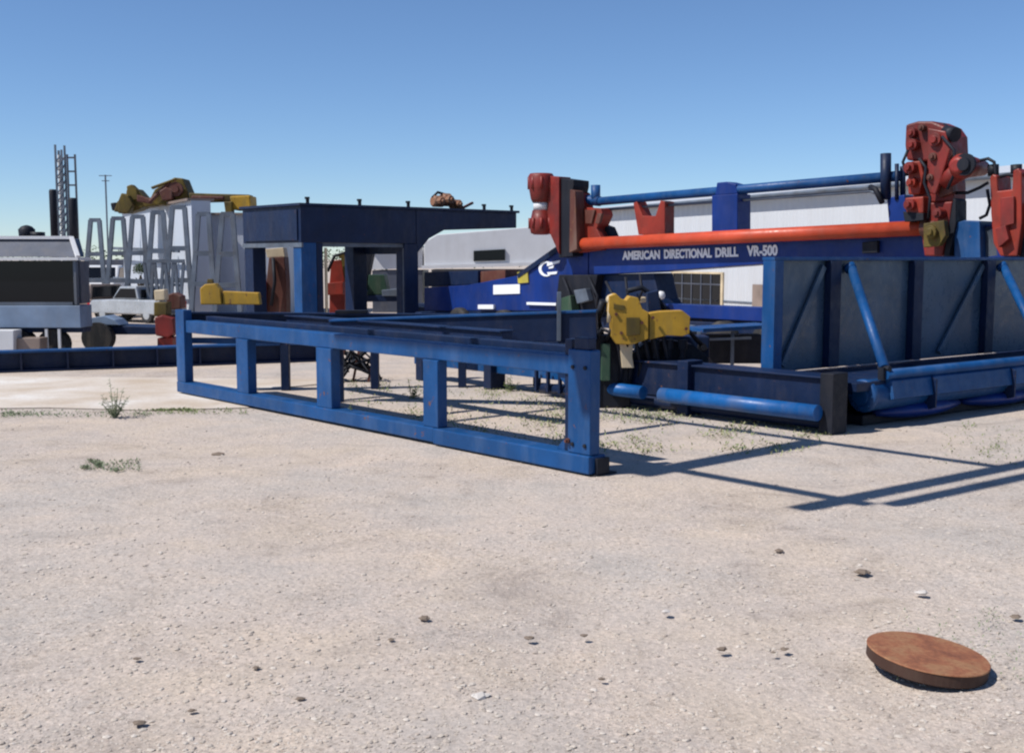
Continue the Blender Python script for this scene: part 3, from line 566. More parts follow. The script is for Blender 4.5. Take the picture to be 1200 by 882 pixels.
# ------------------------------------------------------------------ PLATFORM TABLE
P0 = Vector((at(352,240,22).x, 22, 0)); zt = at(352,239,22).z; zb = at(352,284,22).z
def TB(v, u, z=0): return P0+V*v+U*u+Z*z
def pbox(mb, v0, v1, u0, u1, z0, z1): return mb.box(TB((v0+v1)/2,(u0+u1)/2,(z0+z1)/2), V*(v1-v0)/2, U*(u1-u0)/2, Z*(z1-z0)/2)
pf = thing('work_platform', 'tall navy blue steel work platform on thick columns', 'platform', tuple(P0))
mb = MB(); pbox(mb, 0, 2.75, 0, 2.3, zb, zt-.03); mb.build('deck_girder', M['blue_dk'], pf, .01)
mb = MB(); pbox(mb, -.03, -.003, .1, 2.2, zb+.04, zt-.1); mb.build('side_plate', M['blue_dk'], pf, .004)
mb = MB(); pbox(mb, -.05, 5.6, -.05, 2.35, zt-.03, zt+.02); mb.build('deck_plate', M['blue_dk'], pf, .004)
mb = MB(); mb.prism([TB(2.76,0,zt-.031), TB(5.55,0,zt-.031), TB(5.55,0,zt-.36), TB(3.5,0,zt-.44), TB(3.1,0,zt-.62), TB(2.76,0,zt-.95)], U*2.2); mb.build('wing_girder', M['blue_dk'], pf, .01)
for v0, v1, u0, u1, mt in ((0,.34,0,.3,'blue'),(0,.3,1.9,2.25,'blue_dk'),(2.45,2.8,0,.3,'blue_dk'),(2.45,2.8,1.9,2.25,'blue_dk'),(.36,.5,.02,.3,'blue_dk')):
    mb = MB(); pbox(mb, v0, v1, u0, u1, 0, zb-.003); mb.build('column', M[mt], pf, .008)
mb = MB(); pbox(mb, -.02, .02, -.05, 2.3, zb-.09, zb-.005); pbox(mb, .5, 2.45, .05, .1, zb-.08, zb-.005); mb.build('lower_flange', M['greysteel'], pf)
for v in (.15, 1.35, 2.55, 4.6, 5.4):
    mb = MB(); pbox(mb, v, v+.05, 0, .05, zt+.02, zt+.1); mb.lathe(TB(v+.02,.03,zt+.1), Z, [(0,.05),(.04,.05)], 8); mb.build('lifting_eye', M['black'], pf)
mb = MB(); mb.tube([TB(2.46,.05,zb-.1), TB(2.46,.05,.05)], .02, 8); mb.build('drain_pipe', M['greysteel'], pf)
mb = MB(); mb.tube([TB(.58,.05,zb-.1), TB(.58,.05,.05)], .03, 8); mb.build('drain_pipe', M['cream'], pf)
bk = thing('machine_part', 'rusty brown lump of machinery on the platform roof', 'machine part', (TB(4.2,1.0,zt+.02)))
for q, (v_, z_, r_, L2) in enumerate(((3.95,.22,.13,.3),(4.2,.26,.15,.25),(4.45,.17,.11,.3))): mb = MB(); mb.lathe(TB(v_,1.0,zt+z_), V, [(0,r_*.7),(.03,r_),(L2-.03,r_),(L2,r_*.6)], 10); mb.lathe(TB(v_+.1,.9,zt+z_),-U,[(0,r_*.6),(.14,r_*.6),(.14,r_*.3),(.2,r_*.3)],8); mb.build('casting', M['orangetan'], bk, .01)
mb = MB(); mb.tube([TB(3.95,1,zt+.3),TB(4.1,1,zt+.42),TB(4.4,1,zt+.36),TB(4.8,1,zt+.12)], .03, 8); mb.build('hose', M['black'], bk, smooth=True)
mb = MB(); mb.bar(TB(4.7,1.0,zt+.05), TB(5.1,1.0,zt+.22), .06, .05); mb.build('lever', M['rusty'], bk)
mb = MB(); mb.bar(TB(3.9,1.0,zt+.03), TB(4.8,1.0,zt+.05), .2, .06); mb.lathe(TB(4.55,1,zt+.06), Z, [(0,.08),(.12,.06)], 10); mb.build('base', M['olive'], bk, .01)
# machinery beneath and behind the platform
def machine(name, label, cat, blocks, group=None):
    x0, y0, Y0 = blocks[0][1][0][0], blocks[0][1][0][1], blocks[0][2]
    b = at(x0, 303, Y0); th = thing(name, label, cat, (b.x, b.y, 0), group)
    for nm, pts, Y, thk, mt in blocks:
        mb = MB(); ppoly(mb, pts, Y, thk); mb.build(nm, M[mt], th, .012)
    return th
def gy(Y): return 303+H*F/Y*1.003
m1 = machine('mud_pump', 'dark brown upright pump between the left platform columns', 'pump', [('body', [(315,302),(333,301),(335,330),(336,gy(25)),(312,gy(25)),(312,330)], 25, .5, 'rusty'), ('cap', [(311,292),(332,290),(334,301),(313,302)], 25.05, .4, 'cream'), ('base', [(306,332),(312,330),(312,gy(25)),(304,gy(25))], 24.9, .5, 'red')])
mb = MB(); mb.tube([at(320,302,24.95), at(322,330,24.9), at(318,358,24.9)], .04, 8); mb.build('hose', M['black'], m1, smooth=True)
m2 = machine('hose_reel', 'red machine stand under the platform right of its middle column', 'machine', [('column', [(388,306),(400,304),(404,330),(404,gy(26)),(386,gy(26)),(386,332)], 26, .4, 'redor'), ('shoulder', [(381,332),(402,330),(402,345),(381,346)], 25.8, .3, 'redor'), ('counterweight', [(393,298),(406,294),(412,308),(404,330),(400,304)], 25.9, .3, 'olive')])
mb = MB(); mb.tube([at(384,318,25.8), at(392,300,25.8), at(404,296,25.8), at(410,312,25.8), at(406,335,25.8)], .035, 8); mb.build('hose', M['black'], m2, smooth=True)
machine('generator_set', 'dark engine set with leaning frame seen through the platform legs', 'engine', [('radiator', [(418,296),(437,294),(432,318),(428,345),(410,345),(413,320)], 28, .6, 'black'), ('engine_block', [(432,322),(450,322),(455,345),(430,346)], 27.8, .7, 'green'), ('skid', [(405,346),(478,346),(478,353),(405,354)], 27.7, .9, 'blue_dk'), ('tank', [(412,332),(427,330),(429,342),(412,343)], 27.5, .3, 'blue_hi'), ('cover', [(447,340),(470,338),(472,347),(448,347)], 27.5, .4, 'greysteel')])
mb = MB()
sg = thing('site_office', 'small white office block behind the platform', 'office', (at(450,303,34).x, 34, 0))
mb = MB(); mb.prism([at(438,290,34), at(495,290,34), at(495,314,34), at(434,316,34)], (0,2.5,0)); mb.build('wall', M['white'], sg)
x0, x1 = at(436,316,34).x, at(495,316,34).x
mb = MB(); mb.ab(x0, x1, 34.02, 36.5, 0, at(436,317,34).z); mb.build('skirt', M['slate'], sg)
mb = MB(); mb.ab(x0-.1, x1, 33.8, 36.7, at(440,290,34).z, at(440,288,34).z); mb.build('roof', M['greysteel'], sg)

# ------------------------------------------------------------------ buildings
wd = Vector((5.9,-14,0)).normalized(); nrm = Vector((-wd.y, wd.x, 0))   # back direction
B0 = Vector((3.6,44,0)); BL = 22.6; Ht = 3.45
if nrm.x < 0: nrm = -nrm
bd = thing('metal_building', 'long white corrugated metal shed behind the drilling rig', 'shed', tuple(B0))
def BP(s, n, z=0): return B0+wd*s+nrm*n+Z*z
def bbox(mb, s0, s1, n0, n1, z0, z1): return mb.box(BP((s0+s1)/2,(n0+n1)/2,(z0+z1)/2), wd*(s1-s0)/2, nrm*(n1-n0)/2, Z*(z1-z0)/2)
mb = MB(); bbox(mb, 0, BL, 0, 9, 0, Ht); mb.build('wall', corr('white corrugated wall', (.52,.535,.56), (wd.x, wd.y), 14), bd)
mb = MB(); mb.prism([BP(-.2,-.2,Ht), BP(-.2,4.5,Ht+.6), BP(-.2,9.2,Ht), BP(-.2,9.2,Ht+.08), BP(-.2,4.5,Ht+.7), BP(-.2,-.2,Ht+.08)], wd*(BL+.4)); rf = mb.build('roof', corr('grey metal roof', (.5,.52,.55), (wd.x, wd.y), 14), bd)
mb = MB(); mb.tube([BP(-.2,-.27,Ht), BP(BL+.2,-.27,Ht)], .06, 8); mb.build('gutter', M['greysteel'], rf)
mb = MB(); bbox(mb, 0, BL, -.03, 0, .22, .27); bbox(mb, 0, BL, -.03, 0, 1.75, 1.78); mb.build('wall_trim', M['greysteel'], bd)
s0 = vp(790,340,B0,wd)[0]; s1 = vp(846,340,B0,wd)[0]
zt0 = vp(790,320,B0,wd)[1]; zb0 = vp(820,358,B0,wd)[1]
wf = MB(); bbox(wf, s0-.12, s1+.12, -.06, -.004, zb0-.1, zb0); bbox(wf, s0-.12, s0, -.06, -.004, zb0, zt0); bbox(wf, s1, s1+.12, -.06, -.004, zb0, zt0); bbox(wf, s0-.12, s1+.12, -.06, -.004, zt0, zt0+.06)
wn = wf.build('window_frame', M['cream'], bd)
mb = MB(); bbox(mb, s0, s1, -.03, -.01, zb0, zt0); mb.build('pane', M['glass'], wn)
mb = MB()
for k in range(1,5): bbox(mb, s0+(s1-s0)*k/5-.03, s0+(s1-s0)*k/5+.03, -.05, -.032, zb0, zt0)
bbox(mb, s0, s1, -.055, -.035, zb0+(zt0-zb0)*.66, zb0+(zt0-zb0)*.7); mb.build('glazing_bars', M['slate'], wn)
s2 = vp(884,340,B0,wd)[0]; s3 = vp(897,340,B0,wd)[0]
mb = MB(); bbox(mb, s2, s3, -.08, -.005, .0, vp(884,333,B0,wd)[1]); mb.build('door', M['tan'], bd, .01)
b2 = thing('box_trailer', 'white box trailer with one dark window behind the gooseneck', 'trailer', (at(500,303,33).x, 33, 0))
mb = MB(); mb.prism([at(497,284,33), at(512,275,33), at(610,267,33), at(668,262,33), at(668,310,33), at(497,314,33)], (0,2.2,0)); mb.build('body', M['white'], b2, .02)
mb = MB(); mb.prism([at(494,311,32.9), at(668,306,32.9), at(668,310,32.9), at(494,315,32.9)], (0,.1,0)); mb.build('side_skirt', M['white'], b2)
mb = MB(); mb.prism([at(555,294,32.95), at(592,292,32.95), at(592,305,32.95), at(555,306,32.95)], (0,.045,0)); mb.build('window', M['glass'], b2)
mb = MB(); mb.ab(at(505,320,33).x, at(660,320,33).x, 33.2, 35, .28, at(500,316,33).z); mb.build('chassis', M['slate'], b2)
for px in (530, 560, 640):
    mb = MB(); mb.lathe(at(px,303,33.1)*1.0-Z*(H-.32), Vector((0,1,0)), [(0,.2),(0,.32),(.25,.32)], 20); mb.build('wheel', M['rubber'], b2)

# pale sheds with leaning steel trusses
pa, pb = Vector((at(143,250,39).x,39,0)), Vector((at(224,234,30).x,30,0)); dd = (pb-pa).normalized(); nb = Vector((-dd.y, dd.x, 0)); nb = nb if nb.y > 0 else -nb
sh = thing('panel_store', 'pale grey sheeted shed behind the leaning steel trusses', 'shed', tuple(pa))
z0 = at(143,250,39).z; z1 = at(224,235,30).z
mb = MB(); L_ = (pb-pa).length
mb.prism([pa, pb, pb+Z*z1, pa+Z*z0], nb*.5); mb.build('wall', corr('pale sheet wall', (.46,.50,.57), (dd.x, dd.y), 3.2, .3), sh)
mb = MB(); mb.prism([pa+Z*z0-nb*.1, pb+Z*z1-nb*.1, pb+Z*(z1+.06)-nb*.1, pa+Z*(z0+.06)-nb*.1], nb*.7); mb.build('roof', M['tan'], sh)
sh2 = thing('white_shed', 'low white shed between leaning trusses and blue platform', 'shed', (at(228,303,31.5).x, 31.5, 0))
mb = MB(); mb.ab(at(227,303,31.5).x, at(330,303,31.5).x, 31.5, 36, 0, at(250,252,31.5).z); mb.build('wall', corr('white sheet wall', (.47,.51,.58), (1,0), 5), sh2)
mb = MB(); mb.ab(at(225,303,31.4).x, at(332,303,31.4).x, 31.35, 36.1, at(250,252,31.5).z+.002, at(250,249.5,31.5).z); mb.build('roof', M['tan'], sh2)

# A-shaped trusses
def truss(pxc, half_t, half_b, ytop, Y, ybase, label, lean=0, rungs=(.36,.64), w=.11):
    base = at(pxc, 303, Y); th = thing('steel_truss', label, 'truss', (base.x, base.y, 0), 'A shaped steel trusses in a row')
    zt_ = at(pxc, ytop, Y).z; s_ = Y/F
    for sgn in (-1, 1):
        mb = MB(); a = Vector((base.x+(sgn*half_t+lean)*s_, Y, zt_)); b = Vector((base.x+sgn*half_b*s_, Y-.3, 0)); mb.bar(a, b, w, w, (0,1,0)); mb.build('leg', M['greysteel'], th)
    for r in rungs:
        hw = half_t+(half_b-half_t)*r; z_ = zt_*(1-r); x_ = base.x+lean*(1-r)*s_
        mb = MB(); mb.bar((x_-hw*s_, Y-.3*r, z_), (x_+hw*s_, Y-.3*r, z_), w, w*1.1); mb.build('crossbar', M['greysteel'], th)
    mb = MB(); mb.bar((base.x+(lean-half_t-1)*s_, Y, zt_), (base.x+(lean+half_t+1)*s_, Y, zt_), w, w); mb.build('cap', M['greysteel'], th)
tr = [(113,5,14,258,33,'leftmost truss, seen against the sky'),(140,6,15,256,32.4,'second truss from the left, at the corner of the pale shed'),
      (163,6,15,254,31.2,'truss at the left part of the pale shed wall'),(187,6,15,249,30.2,'truss below the yellow crane hump'),(211,7,17,243,29.4,'tallest truss at the front corner of the pale shed'),
      (240,6,15,251,28.6,'truss under the left half of the yellow boom'),(268,6,16,251,27.8,'rightmost truss beside the blue platform')]
for x, ht, hb, yt, Y, lab in tr: truss(x, ht, hb, yt, Y, 0, lab)

for k, (px, lab) in enumerate(((180,'low trestle left of two in front of the pale shed'),(204,'low trestle right of two in front of the pale shed'))):
    Y = 28.6; b0 = at(px,303,Y); th = thing('low_trestle', lab, 'trestle', (b0.x, Y, 0), 'low trestles by the pale shed'); zt_ = at(px,306,Y).z; s_ = Y/F
    mb = MB(); mb.bar((b0.x-12*s_,Y,zt_),(b0.x+12*s_,Y,zt_),.09,.09); mb.build('top_bar', M['greysteel'], th)
    for d0, d1 in ((-11,-4),(-1,-6),(1,6),(11,4)): mb = MB(); mb.bar((b0.x+d0*s_,Y,zt_-.04),(b0.x+d1*s_,Y-.02,0),.07,.07,(0,1,0)); mb.build('leg', M['greysteel'], th)
mb = MB(); c0 = pa-nb*.35; c1_ = pb-nb*.35; mb.bar(c0+Z*1.95, c1_+Z*1.8, .05, .09); mb.bar(c0+Z*.95, c1_+Z*.9, .05, .07); mb.build('side_rail', M['greysteel'], sh)
yc = thing('crane_boom', 'weathered yellow crane boom lying along the shed roof', 'crane boom', (at(180,303,31).x, 31, z1))
for nm, pts, Y, th_, mt in (('boom_foot', [(133,248),(137,236),(147,232),(148,222),(160,221),(168,230),(172,240),(162,246),(148,250)], 33, .6, 'olive'),
    ('boom_link', [(166,232),(182,231),(186,240),(170,243)], 32.9, .5, 'olive'),
    ('winch_housing', [(176,232),(181,222),(196,213),(204,208),(214,209),(220,224),(222,236),(206,240),(182,240)], 32.2, .7, 'olive'),
    ('boom', [(221,226),(250,227),(292,228),(293,237),(262,236),(222,237)], 31.9, .5, 'olive'),
    ('boom_head', [(269,230),(293,229),(294,245),(272,246)], 31.75, .8, 'yellow'),
    ('boom_leg', [(226,236),(240,236),(237,249),(230,251)], 31.8, .4, 'olive'),
    ('outrigger', [(138,236),(142,226),(150,229),(156,240),(150,250),(138,250)], 32.7, .4, 'olive'), ('cross_arm', [(160,228),(176,233),(176,239),(160,236)], 32.6, .2, 'rusty'), ('counter_beam', [(224,229),(262,230),(262,234),(224,234)], 31.7, .15, 'rusty'), ('end_leg', [(262,236),(272,236),(272,250),(264,250)], 31.6, .3, 'olive'), ('boom_lug', [(148,218),(154,216),(160,222),(163,234),(150,236)], 32.95, .3, 'olive'), ('cable_drum', [(186,224),(194,219),(202,222),(202,234),(190,235)], 31.95, .3, 'rusty'), ('stay', [(176,219),(206,208),(207,210),(178,222)], 32.0, .1, 'olive'),
    ('hook_block', [(129,238),(136,237),(136,246),(131,247)], 33.1, .3, 'black')):
    mb = MB(); ppoly(mb, pts, Y, th_); mb.build(nm, M[mt], yc, .03)
mb = MB(); mb.tube([at(200,214,32.1), at(186,226,32.1), at(176,236,32.1)], .06, 8); mb.lathe(at(207,222,32.15), (0,-1,0), [(0,.2),(.12,.2),(.12,.1),(.2,.1)], 16); mb.build('cylinder', M['rusty'], yc)

# stacks and mast at left
for x, y, w_, lab in ((65,222,4.2,'left black exhaust stack beside the lattice mast'),(87.5,232,5,'right black exhaust stack beside the lattice mast')):
    b = at(x,303,34); th = thing('exhaust_stack', lab, 'exhaust stack', (b.x, b.y, 0), 'black exhaust stacks'); s_ = 34/F
    mb = MB(); zz = at(x,y,34).z; mb.lathe((b.x,b.y,1.2), Z, [(0,w_*s_),(zz-1.25,w_*s_),(zz-1.2,w_*s_*.8)], 18); mb.build('pipe', M['black'], th, smooth=True)
    mb = MB(); mb.lathe((b.x,b.y,0), Z, [(0,w_*s_*1.4),(1.19,w_*s_*1.4)], 18); mb.build('base', M['slate'], th)
b = at(75,303,35); lm = thing('lattice_mast', 'slim grey lattice mast rising behind the white cabin', 'mast', (b.x, b.y, 0))
s_ = 35/F; zz = at(75,170,35).z
for k, (dx, dy) in enumerate(((-3.5,-.1),(3.5,-.1),(3.5,.15),(-3.5,.15))):
    mb = MB(); mb.bar((b.x+dx*s_, b.y+dy, 0), (b.x+dx*s_, b.y+dy, zz-(.15 if k%2 else 0)), .05, .05, (0,1,0)); mb.build('rail', M['greysteel'], lm)
mb = MB(); zc = 0.2; k = 0
while zc < zz-.3:
    mb.bar((b.x-3.5*s_, b.y-.1, zc), (b.x+3.5*s_, b.y-.1, zc+.22), .03, .03); mb.bar((b.x-3.5*s_, b.y-.12, zc), (b.x+3.5*s_, b.y-.12, zc), .04, .04); mb.bar((b.x+3.5*s_, b.y-.1, zc), (b.x+3.5*s_, b.y+.15, zc+.2), .03, .03); zc += .24
mb.build('lattice', M['greysteel'], lm)
mb = MB(); mb.lathe((b.x-1*s_, b.y+.02, .2), Z, [(0,.055),(zz-.5,.055)], 12); mb.build('inner_pipe', M['white'], lm)
b = at(88,303,35.6); lm = thing('ladder_frame', 'thin dark ladder frame just right of the lattice mast', 'ladder', (b.x, b.y, 0)); s_ = 35.6/F; zz = at(88,181,35.6).z
for dx in (-4.5, 4.5): mb = MB(); mb.bar((b.x+dx*s_, b.y, 0), (b.x+dx*s_, b.y, zz), .05, .05, (0,1,0)); mb.build('rail', M['slate'], lm)
mb = MB()
for k in range(9): mb.bar((b.x-4.5*s_, b.y, zz-.1-k*.42), (b.x+4.5*s_, b.y, zz-.1-k*.42), .04, .05)
mb.build('rungs', M['slate'], lm)
b = at(127,303,45); an = MB(); an.bar((b.x,45,0),(b.x,45,at(127,205,45).z),.05,.05,(0,1,0)); an.bar((b.x-.25,45,at(127,206,45).z),(b.x+.25,45,at(127,206,45).z),.03,.03); an.bar((b.x-.15,45,at(127,212,45).z),(b.x+.15,45,at(127,212,45).z),.03,.03)
tag(an.build('antenna', M['greysteel'], origin=(b.x,45,0)), 'thin grey antenna pole far behind the trusses', 'antenna')

# ------------------------------------------------------------------ operator cabin trailer on left
Yc = 18.0
cb = thing('cabin_trailer', 'white edged cabin trailer with a wide dark window at the left edge', 'trailer', (at(40,303,Yc).x, Yc, 0))
zq = lambda y: at(40, y, Yc).z
xl = at(-60,303,Yc).x; xr = at(91,303,Yc).x
mb = MB(); mb.prism([Vector((xl,Yc,zq(301))), Vector((xr,Yc,zq(301))), Vector((at(76,303,Yc).x,Yc+.35,zq(279))), Vector((xl,Yc+.35,zq(279)))], (0,.3,0)); mb.build('roof', M['slate'], cb, .01)
mb = MB(); mb.ab(xl, xr+.03, Yc-.07, Yc+.5, zq(305), zq(301.5)); mb.bar((xr+.02, Yc-.04, zq(301)), (at(76,303,Yc).x, Yc+.3, zq(278)), .06, .05); mb.bar((at(76,303,Yc).x, Yc+.3, zq(278)), (xl, Yc+.3, zq(278)), .05, .05); mb.build('roof_trim', M['white'], cb)
mb = MB(); mb.ab(xl, xr-.08, Yc+.02, Yc+.05, zq(357), zq(305.5)); mb.build('window', M['glass'], cb)
mb = MB(); mb.ab(xr-.08, xr-.02, Yc, Yc+.06, zq(357), zq(305.5)); mb.ab(at(91,303,Yc).x-.06, at(91,303,Yc).x-.03, Yc-.02, Yc+.02, zq(357), zq(305.5)); mb.ab(xl, xr-.1, Yc-.02, Yc+.01, zq(357.5), zq(354)); mb.build('window_frame', M['greysteel'], cb)
mb = MB(); mb.ab(xl, xr, Yc+.09, Yc+.46, zq(356), zq(306)); mb.build('cabin_wall', M['slate'], cb)
mb = MB(); mb.ab(xl, xr+.02, Yc-.03, Yc+.47, zq(384), zq(358)); mb.build('body', M['skyblue'], cb, .01)
mb = MB(); mb.ab(xl, xr, Yc+.1, Yc+.45, zq(390), zq(384.5)); mb.build('chassis', M['blue_dk'], cb)
for px in (20, 60): 
    c = at(px,303,Yc+.15); mb = MB(); mb.lathe((c.x, Yc+.05, .24), (0,1,0), [(0,.12),(0,.24),(.2,.24)], 20); mb.build('wheel', M['rubber'], cb)
mb = MB(); mb.lathe((at(17,303,Yc).x, Yc+.5, zq(283)), Z, [(0,.04),(.06,.12),(.2,.13),(.25,.08),(.27,.02)], 14); mb.ab(at(24,303,Yc).x, at(36,303,Yc).x, Yc+.4, Yc+.6, zq(279), zq(271)); mb.build('roof_vent', M['black'], cb, smooth=True)
for px in (51, 66): mb = MB(); mb.ab(at(px,303,Yc).x-.02, at(px,303,Yc).x+.02, Yc-.02, Yc+.02, 0, zq(385)); mb.build('support_leg', M['white'], cb)
mb = MB(); ppoly(mb, [(-20,387),(16,387),(16,412),(-20,413)], 17.6, .3); tag(mb.build('storage_box', M['white'], bevel=.01), 'white storage box under the cabin trailer at the left edge', 'box')
mb = MB(); ppoly(mb, [(19,396),(47,396),(47,412),(19,412)], 17.7, .3); tag(mb.build('storage_box', M['tan'], bevel=.01), 'tan box between the white box and the trailer leg', 'box')

# big blue beam on ground at left
q0 = G(-60,439); q1 = G(400,422.5); d_ = (q1-q0).normalized(); n_ = Vector((-d_.y, d_.x, 0))
gb2 = thing('ground_beam', 'long dark blue beam lying on the ground behind the rack at left', 'beam', tuple(q0))
mb = MB(); c_ = (q0+q1)/2+n_*.16; hl = (q1-q0).length/2
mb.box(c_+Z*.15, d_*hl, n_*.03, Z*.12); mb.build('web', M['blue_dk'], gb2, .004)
mb = MB(); mb.box(c_+Z*.285, d_*hl, n_*.15, Z*.015); mb.build('flange', M['blue'], gb2, .003)  # top flange painted lighter than the web to imitate sun from above
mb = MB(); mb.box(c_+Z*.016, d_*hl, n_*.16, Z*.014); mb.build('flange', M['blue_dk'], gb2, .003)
mb = MB()
for k in range(9): mb.box(q0.lerp(q1,(k+.5)/9)+n_*.06+Z*.15, d_*.012, n_*.065, Z*.118)
mb.build('stiffeners', M['blue_dk'], gb2)
mb = MB(); q2 = G(340,412); mb.ab(q2.x, q2.x+.4, q2.y-1.2, q2.y-.8, .02, .22); tag(mb.build('toolbox', M['redor'], bevel=.02, origin=(q2.x,q2.y-1,0)), 'red toolbox behind the rack on the ground', 'toolbox')
hc = G(415,446); th = thing('hose_coil', 'tangled black hoses and rusty pins lying behind the third rack post', 'hoses', tuple(hc)); rh = random.Random(4)
for k in range(7):
    pts = [(hc.x+rh.uniform(-.3,.3), hc.y+rh.uniform(-.2,.3), .03)]
    for q in range(5): pts.append((hc.x+rh.uniform(-.35,.35), hc.y+rh.uniform(-.25,.35), rh.uniform(.12,.42)))
    pts.append((hc.x+rh.uniform(-.4,.4), hc.y+rh.uniform(-.2,.3), .03)); mb = MB(); mb.tube(pts, .022, 8); mb.build('hose', M['black'], th, smooth=True)
for k in range(3): x = hc.x-.2+k*.2; mb = MB(); mb.bar((x, hc.y-.1, 0), (x+.08, hc.y, .45), .03, .03, (0,1,0)); mb.build('pin', M['rusty'], th)
# second trailer frame behind
tf = thing('trailer_frame', 'navy trailer frame with pale blue fender right of the cabin', 'trailer', (at(110,303,19.5).x,19.5,0))
mb = MB(); ppoly(mb, [(99,381),(206,384),(206,392),(99,392)], 19.5, .8); mb.build('frame_rail', M['blue_dk'], tf, .01)
mb = MB(); ppoly(mb, [(100,380),(102,373),(122,370),(134,375),(140,381)], 19.4, .5); mb.build('fender', M['skyblue'], tf, .01)
for px in (112, 4): 
    if px > 50: mb = MB(); mb.lathe((at(px,303,19.4).x, 19.3, .26), (0,1,0), [(0,.15),(0,.26),(.22,.26)], 22); mb.build('wheel', M['rubber'], tf)
mb = MB(); ppoly(mb, [(122,393),(190,393),(190,413),(122,413)], 24, .2); tag(mb.build('sheet_stack', M['greysteel'], bevel=.01), 'pale metal sheet stack behind the ground beam', 'sheet stack')
rp_ = thing('red_pump', 'red pump with tan housing at the left end of the rack', 'pump', (at(190,303,18.8).x,18.8,0))
for nm, pts, Y, th_, mt in (('casing', [(181,372),(190,369),(203,373),(205,390),(196,396),(182,393)], 18.6, .35, 'red'), ('housing', [(180,340),(193,339),(194,352),(181,353)], 18.8, .2, 'cream'), ('column', [(180,354),(196,354),(196,370),(180,371)], 18.7, .25, 'olive'), ('foot', [(184,396),(202,395),(202,414),(184,414)], 18.65, .3, 'redor'), ('flywheel', [(192,347),(203,343),(212,347),(212,362),(200,363)], 19.2, .3, 'rusty')):
    mb = MB(); ppoly(mb, pts, Y, th_); mb.build(nm, M[mt], rp_, .02)

# ------------------------------------------------------------------ vehicles
def pickup(name, label, cat, loc, ang, body, cargo='bed'):
    # local coordinates in layout units (car about 3.4 long), x forward
    th = thing(name, label, cat, (0,0,0)); 
    def lb(mb, x0,x1,y0,y1,z0,z1): return mb.ab(x0,x1,y0,y1,z0,z1)
    h = .62
    mb = MB(); pr = [(-1.7,.28),(1.65,.28),(1.72,.42),(1.7,.66),(1.6,.74),(.62,.78),(-1.7,.78)]
    mb.prism([Vector((x,-h,z)) for x, z in pr], (0,2*h,0)); bo = mb.build('body', M[body], th, .05)
    if cargo == 'bed': cab = [(.66,.785),(.25,1.22),(-.55,1.24),(-.66,.785)]
    else: cab = [(.75,.785),(.25,1.3),(-1.6,1.34),(-1.69,.785)]
    mb = MB(); mb.prism([Vector((x,-h+.06,z)) for x, z in cab], (0,2*h-.12,0)); mb.build('cab', M[body], th, .05)
    g = MB(); zc0, zc1 = .83, cab[1][1]-.07
    xr_, xf = cab[-1][0]+.1, cab[0][0]-.12
    for sy in (-h+.05, h-.06):
        g = MB(); g.prism([Vector((xr_,sy,zc0)), Vector((xf,sy,zc0)), Vector((xf-.33,sy,zc1)), Vector((xr_+.06,sy,zc1))], (0,.012,0))
        g.build('side_window', M['glass'], th)
    g = MB(); d = Vector((cab[1][0]-cab[0][0],0,cab[1][1]-cab[0][1])); a = Vector((cab[0][0]+.008,0,cab[0][1]+.006))+Vector((0,0,0)); 
    g._add([a+d*.1+Vector((0,-.48,0)), a+d*.1+Vector((0,.48,0)), a+d*.88+Vector((0,.44,0)), a+d*.88+Vector((0,-.44,0))], [(0,1,2,3)]); g.build('windscreen', M['glass'], th)
    g = MB(); xb = cab[2][0]-.075; g.ab(xb-.06, xb-.04, -.45,.45, .84, 1.12); g.build('rear_window', M['glass'], th)
    for sy in (-1, 1):
        for x in (1.1,-1.05):
            mb = MB(); mb.lathe((x, sy*(h-.1)-.06, .27), (0,1,0), [(0,.15),(0,.25),(.02,.27),(.13,.27),(.15,.25)], 22); w = mb.build('wheel', M['rubber'], th, smooth=True)
            mb = MB(); mb.lathe((x, sy*(h-.1)+(.092 if sy > 0 else -.075), .27), (0,1,0), [(-.02,.14),(0,.15),(.006,.05)], 14); mb.build('rim', M['silver'], w)
        mb = MB(); mb.ab(-1.72,-1.70, sy*.5-.07, sy*.5+.07, .5,.72); mb.build('tail_light', M['tail'], th)
        mb = MB(); mb.ab(1.69,1.74, sy*.48-.1, sy*.48+.1, .52,.64); mb.build('headlight', M['white'], th)
    mb = MB(); mb.ab(-1.78,-1.7,-.6,.6,.33,.43); mb.ab(1.71,1.78,-.6,.6,.30,.42); mb.build('bumper', M['greysteel'], th, .01)
    th.location = Vector(loc)*SC; th.rotation_euler.z = ang; th['org'] = [0,0,0]; return th
pickup('pickup_truck', 'white pickup truck parked beyond the cabin trailer', 'pickup truck', (at(120,303,41).x, 41, 0), math.radians(-80), 'white').scale = (1.1,)*3
pickup('pickup_truck', 'silver pickup truck parked in front of the leaning trusses', 'pickup truck', (at(160,303,29).x, 29, 0), math.radians(150), 'silver').scale = (.74,)*3
pickup('parked_car', 'brownish estate car between the white pickup and the silver pickup', 'car', (at(121,303,31).x, 31, 0), math.radians(75), 'tan', 'wagon').scale = (.7,)*3
# shipping unit dark behind vehicles
mb = MB(); ppoly(mb, [(100,304),(147,304),(147,349),(100,349)], 46, 2.2); tag(mb.build('storage_container', M['slate'], bevel=.03), 'dark grey storage container behind the parked pickups', 'container')

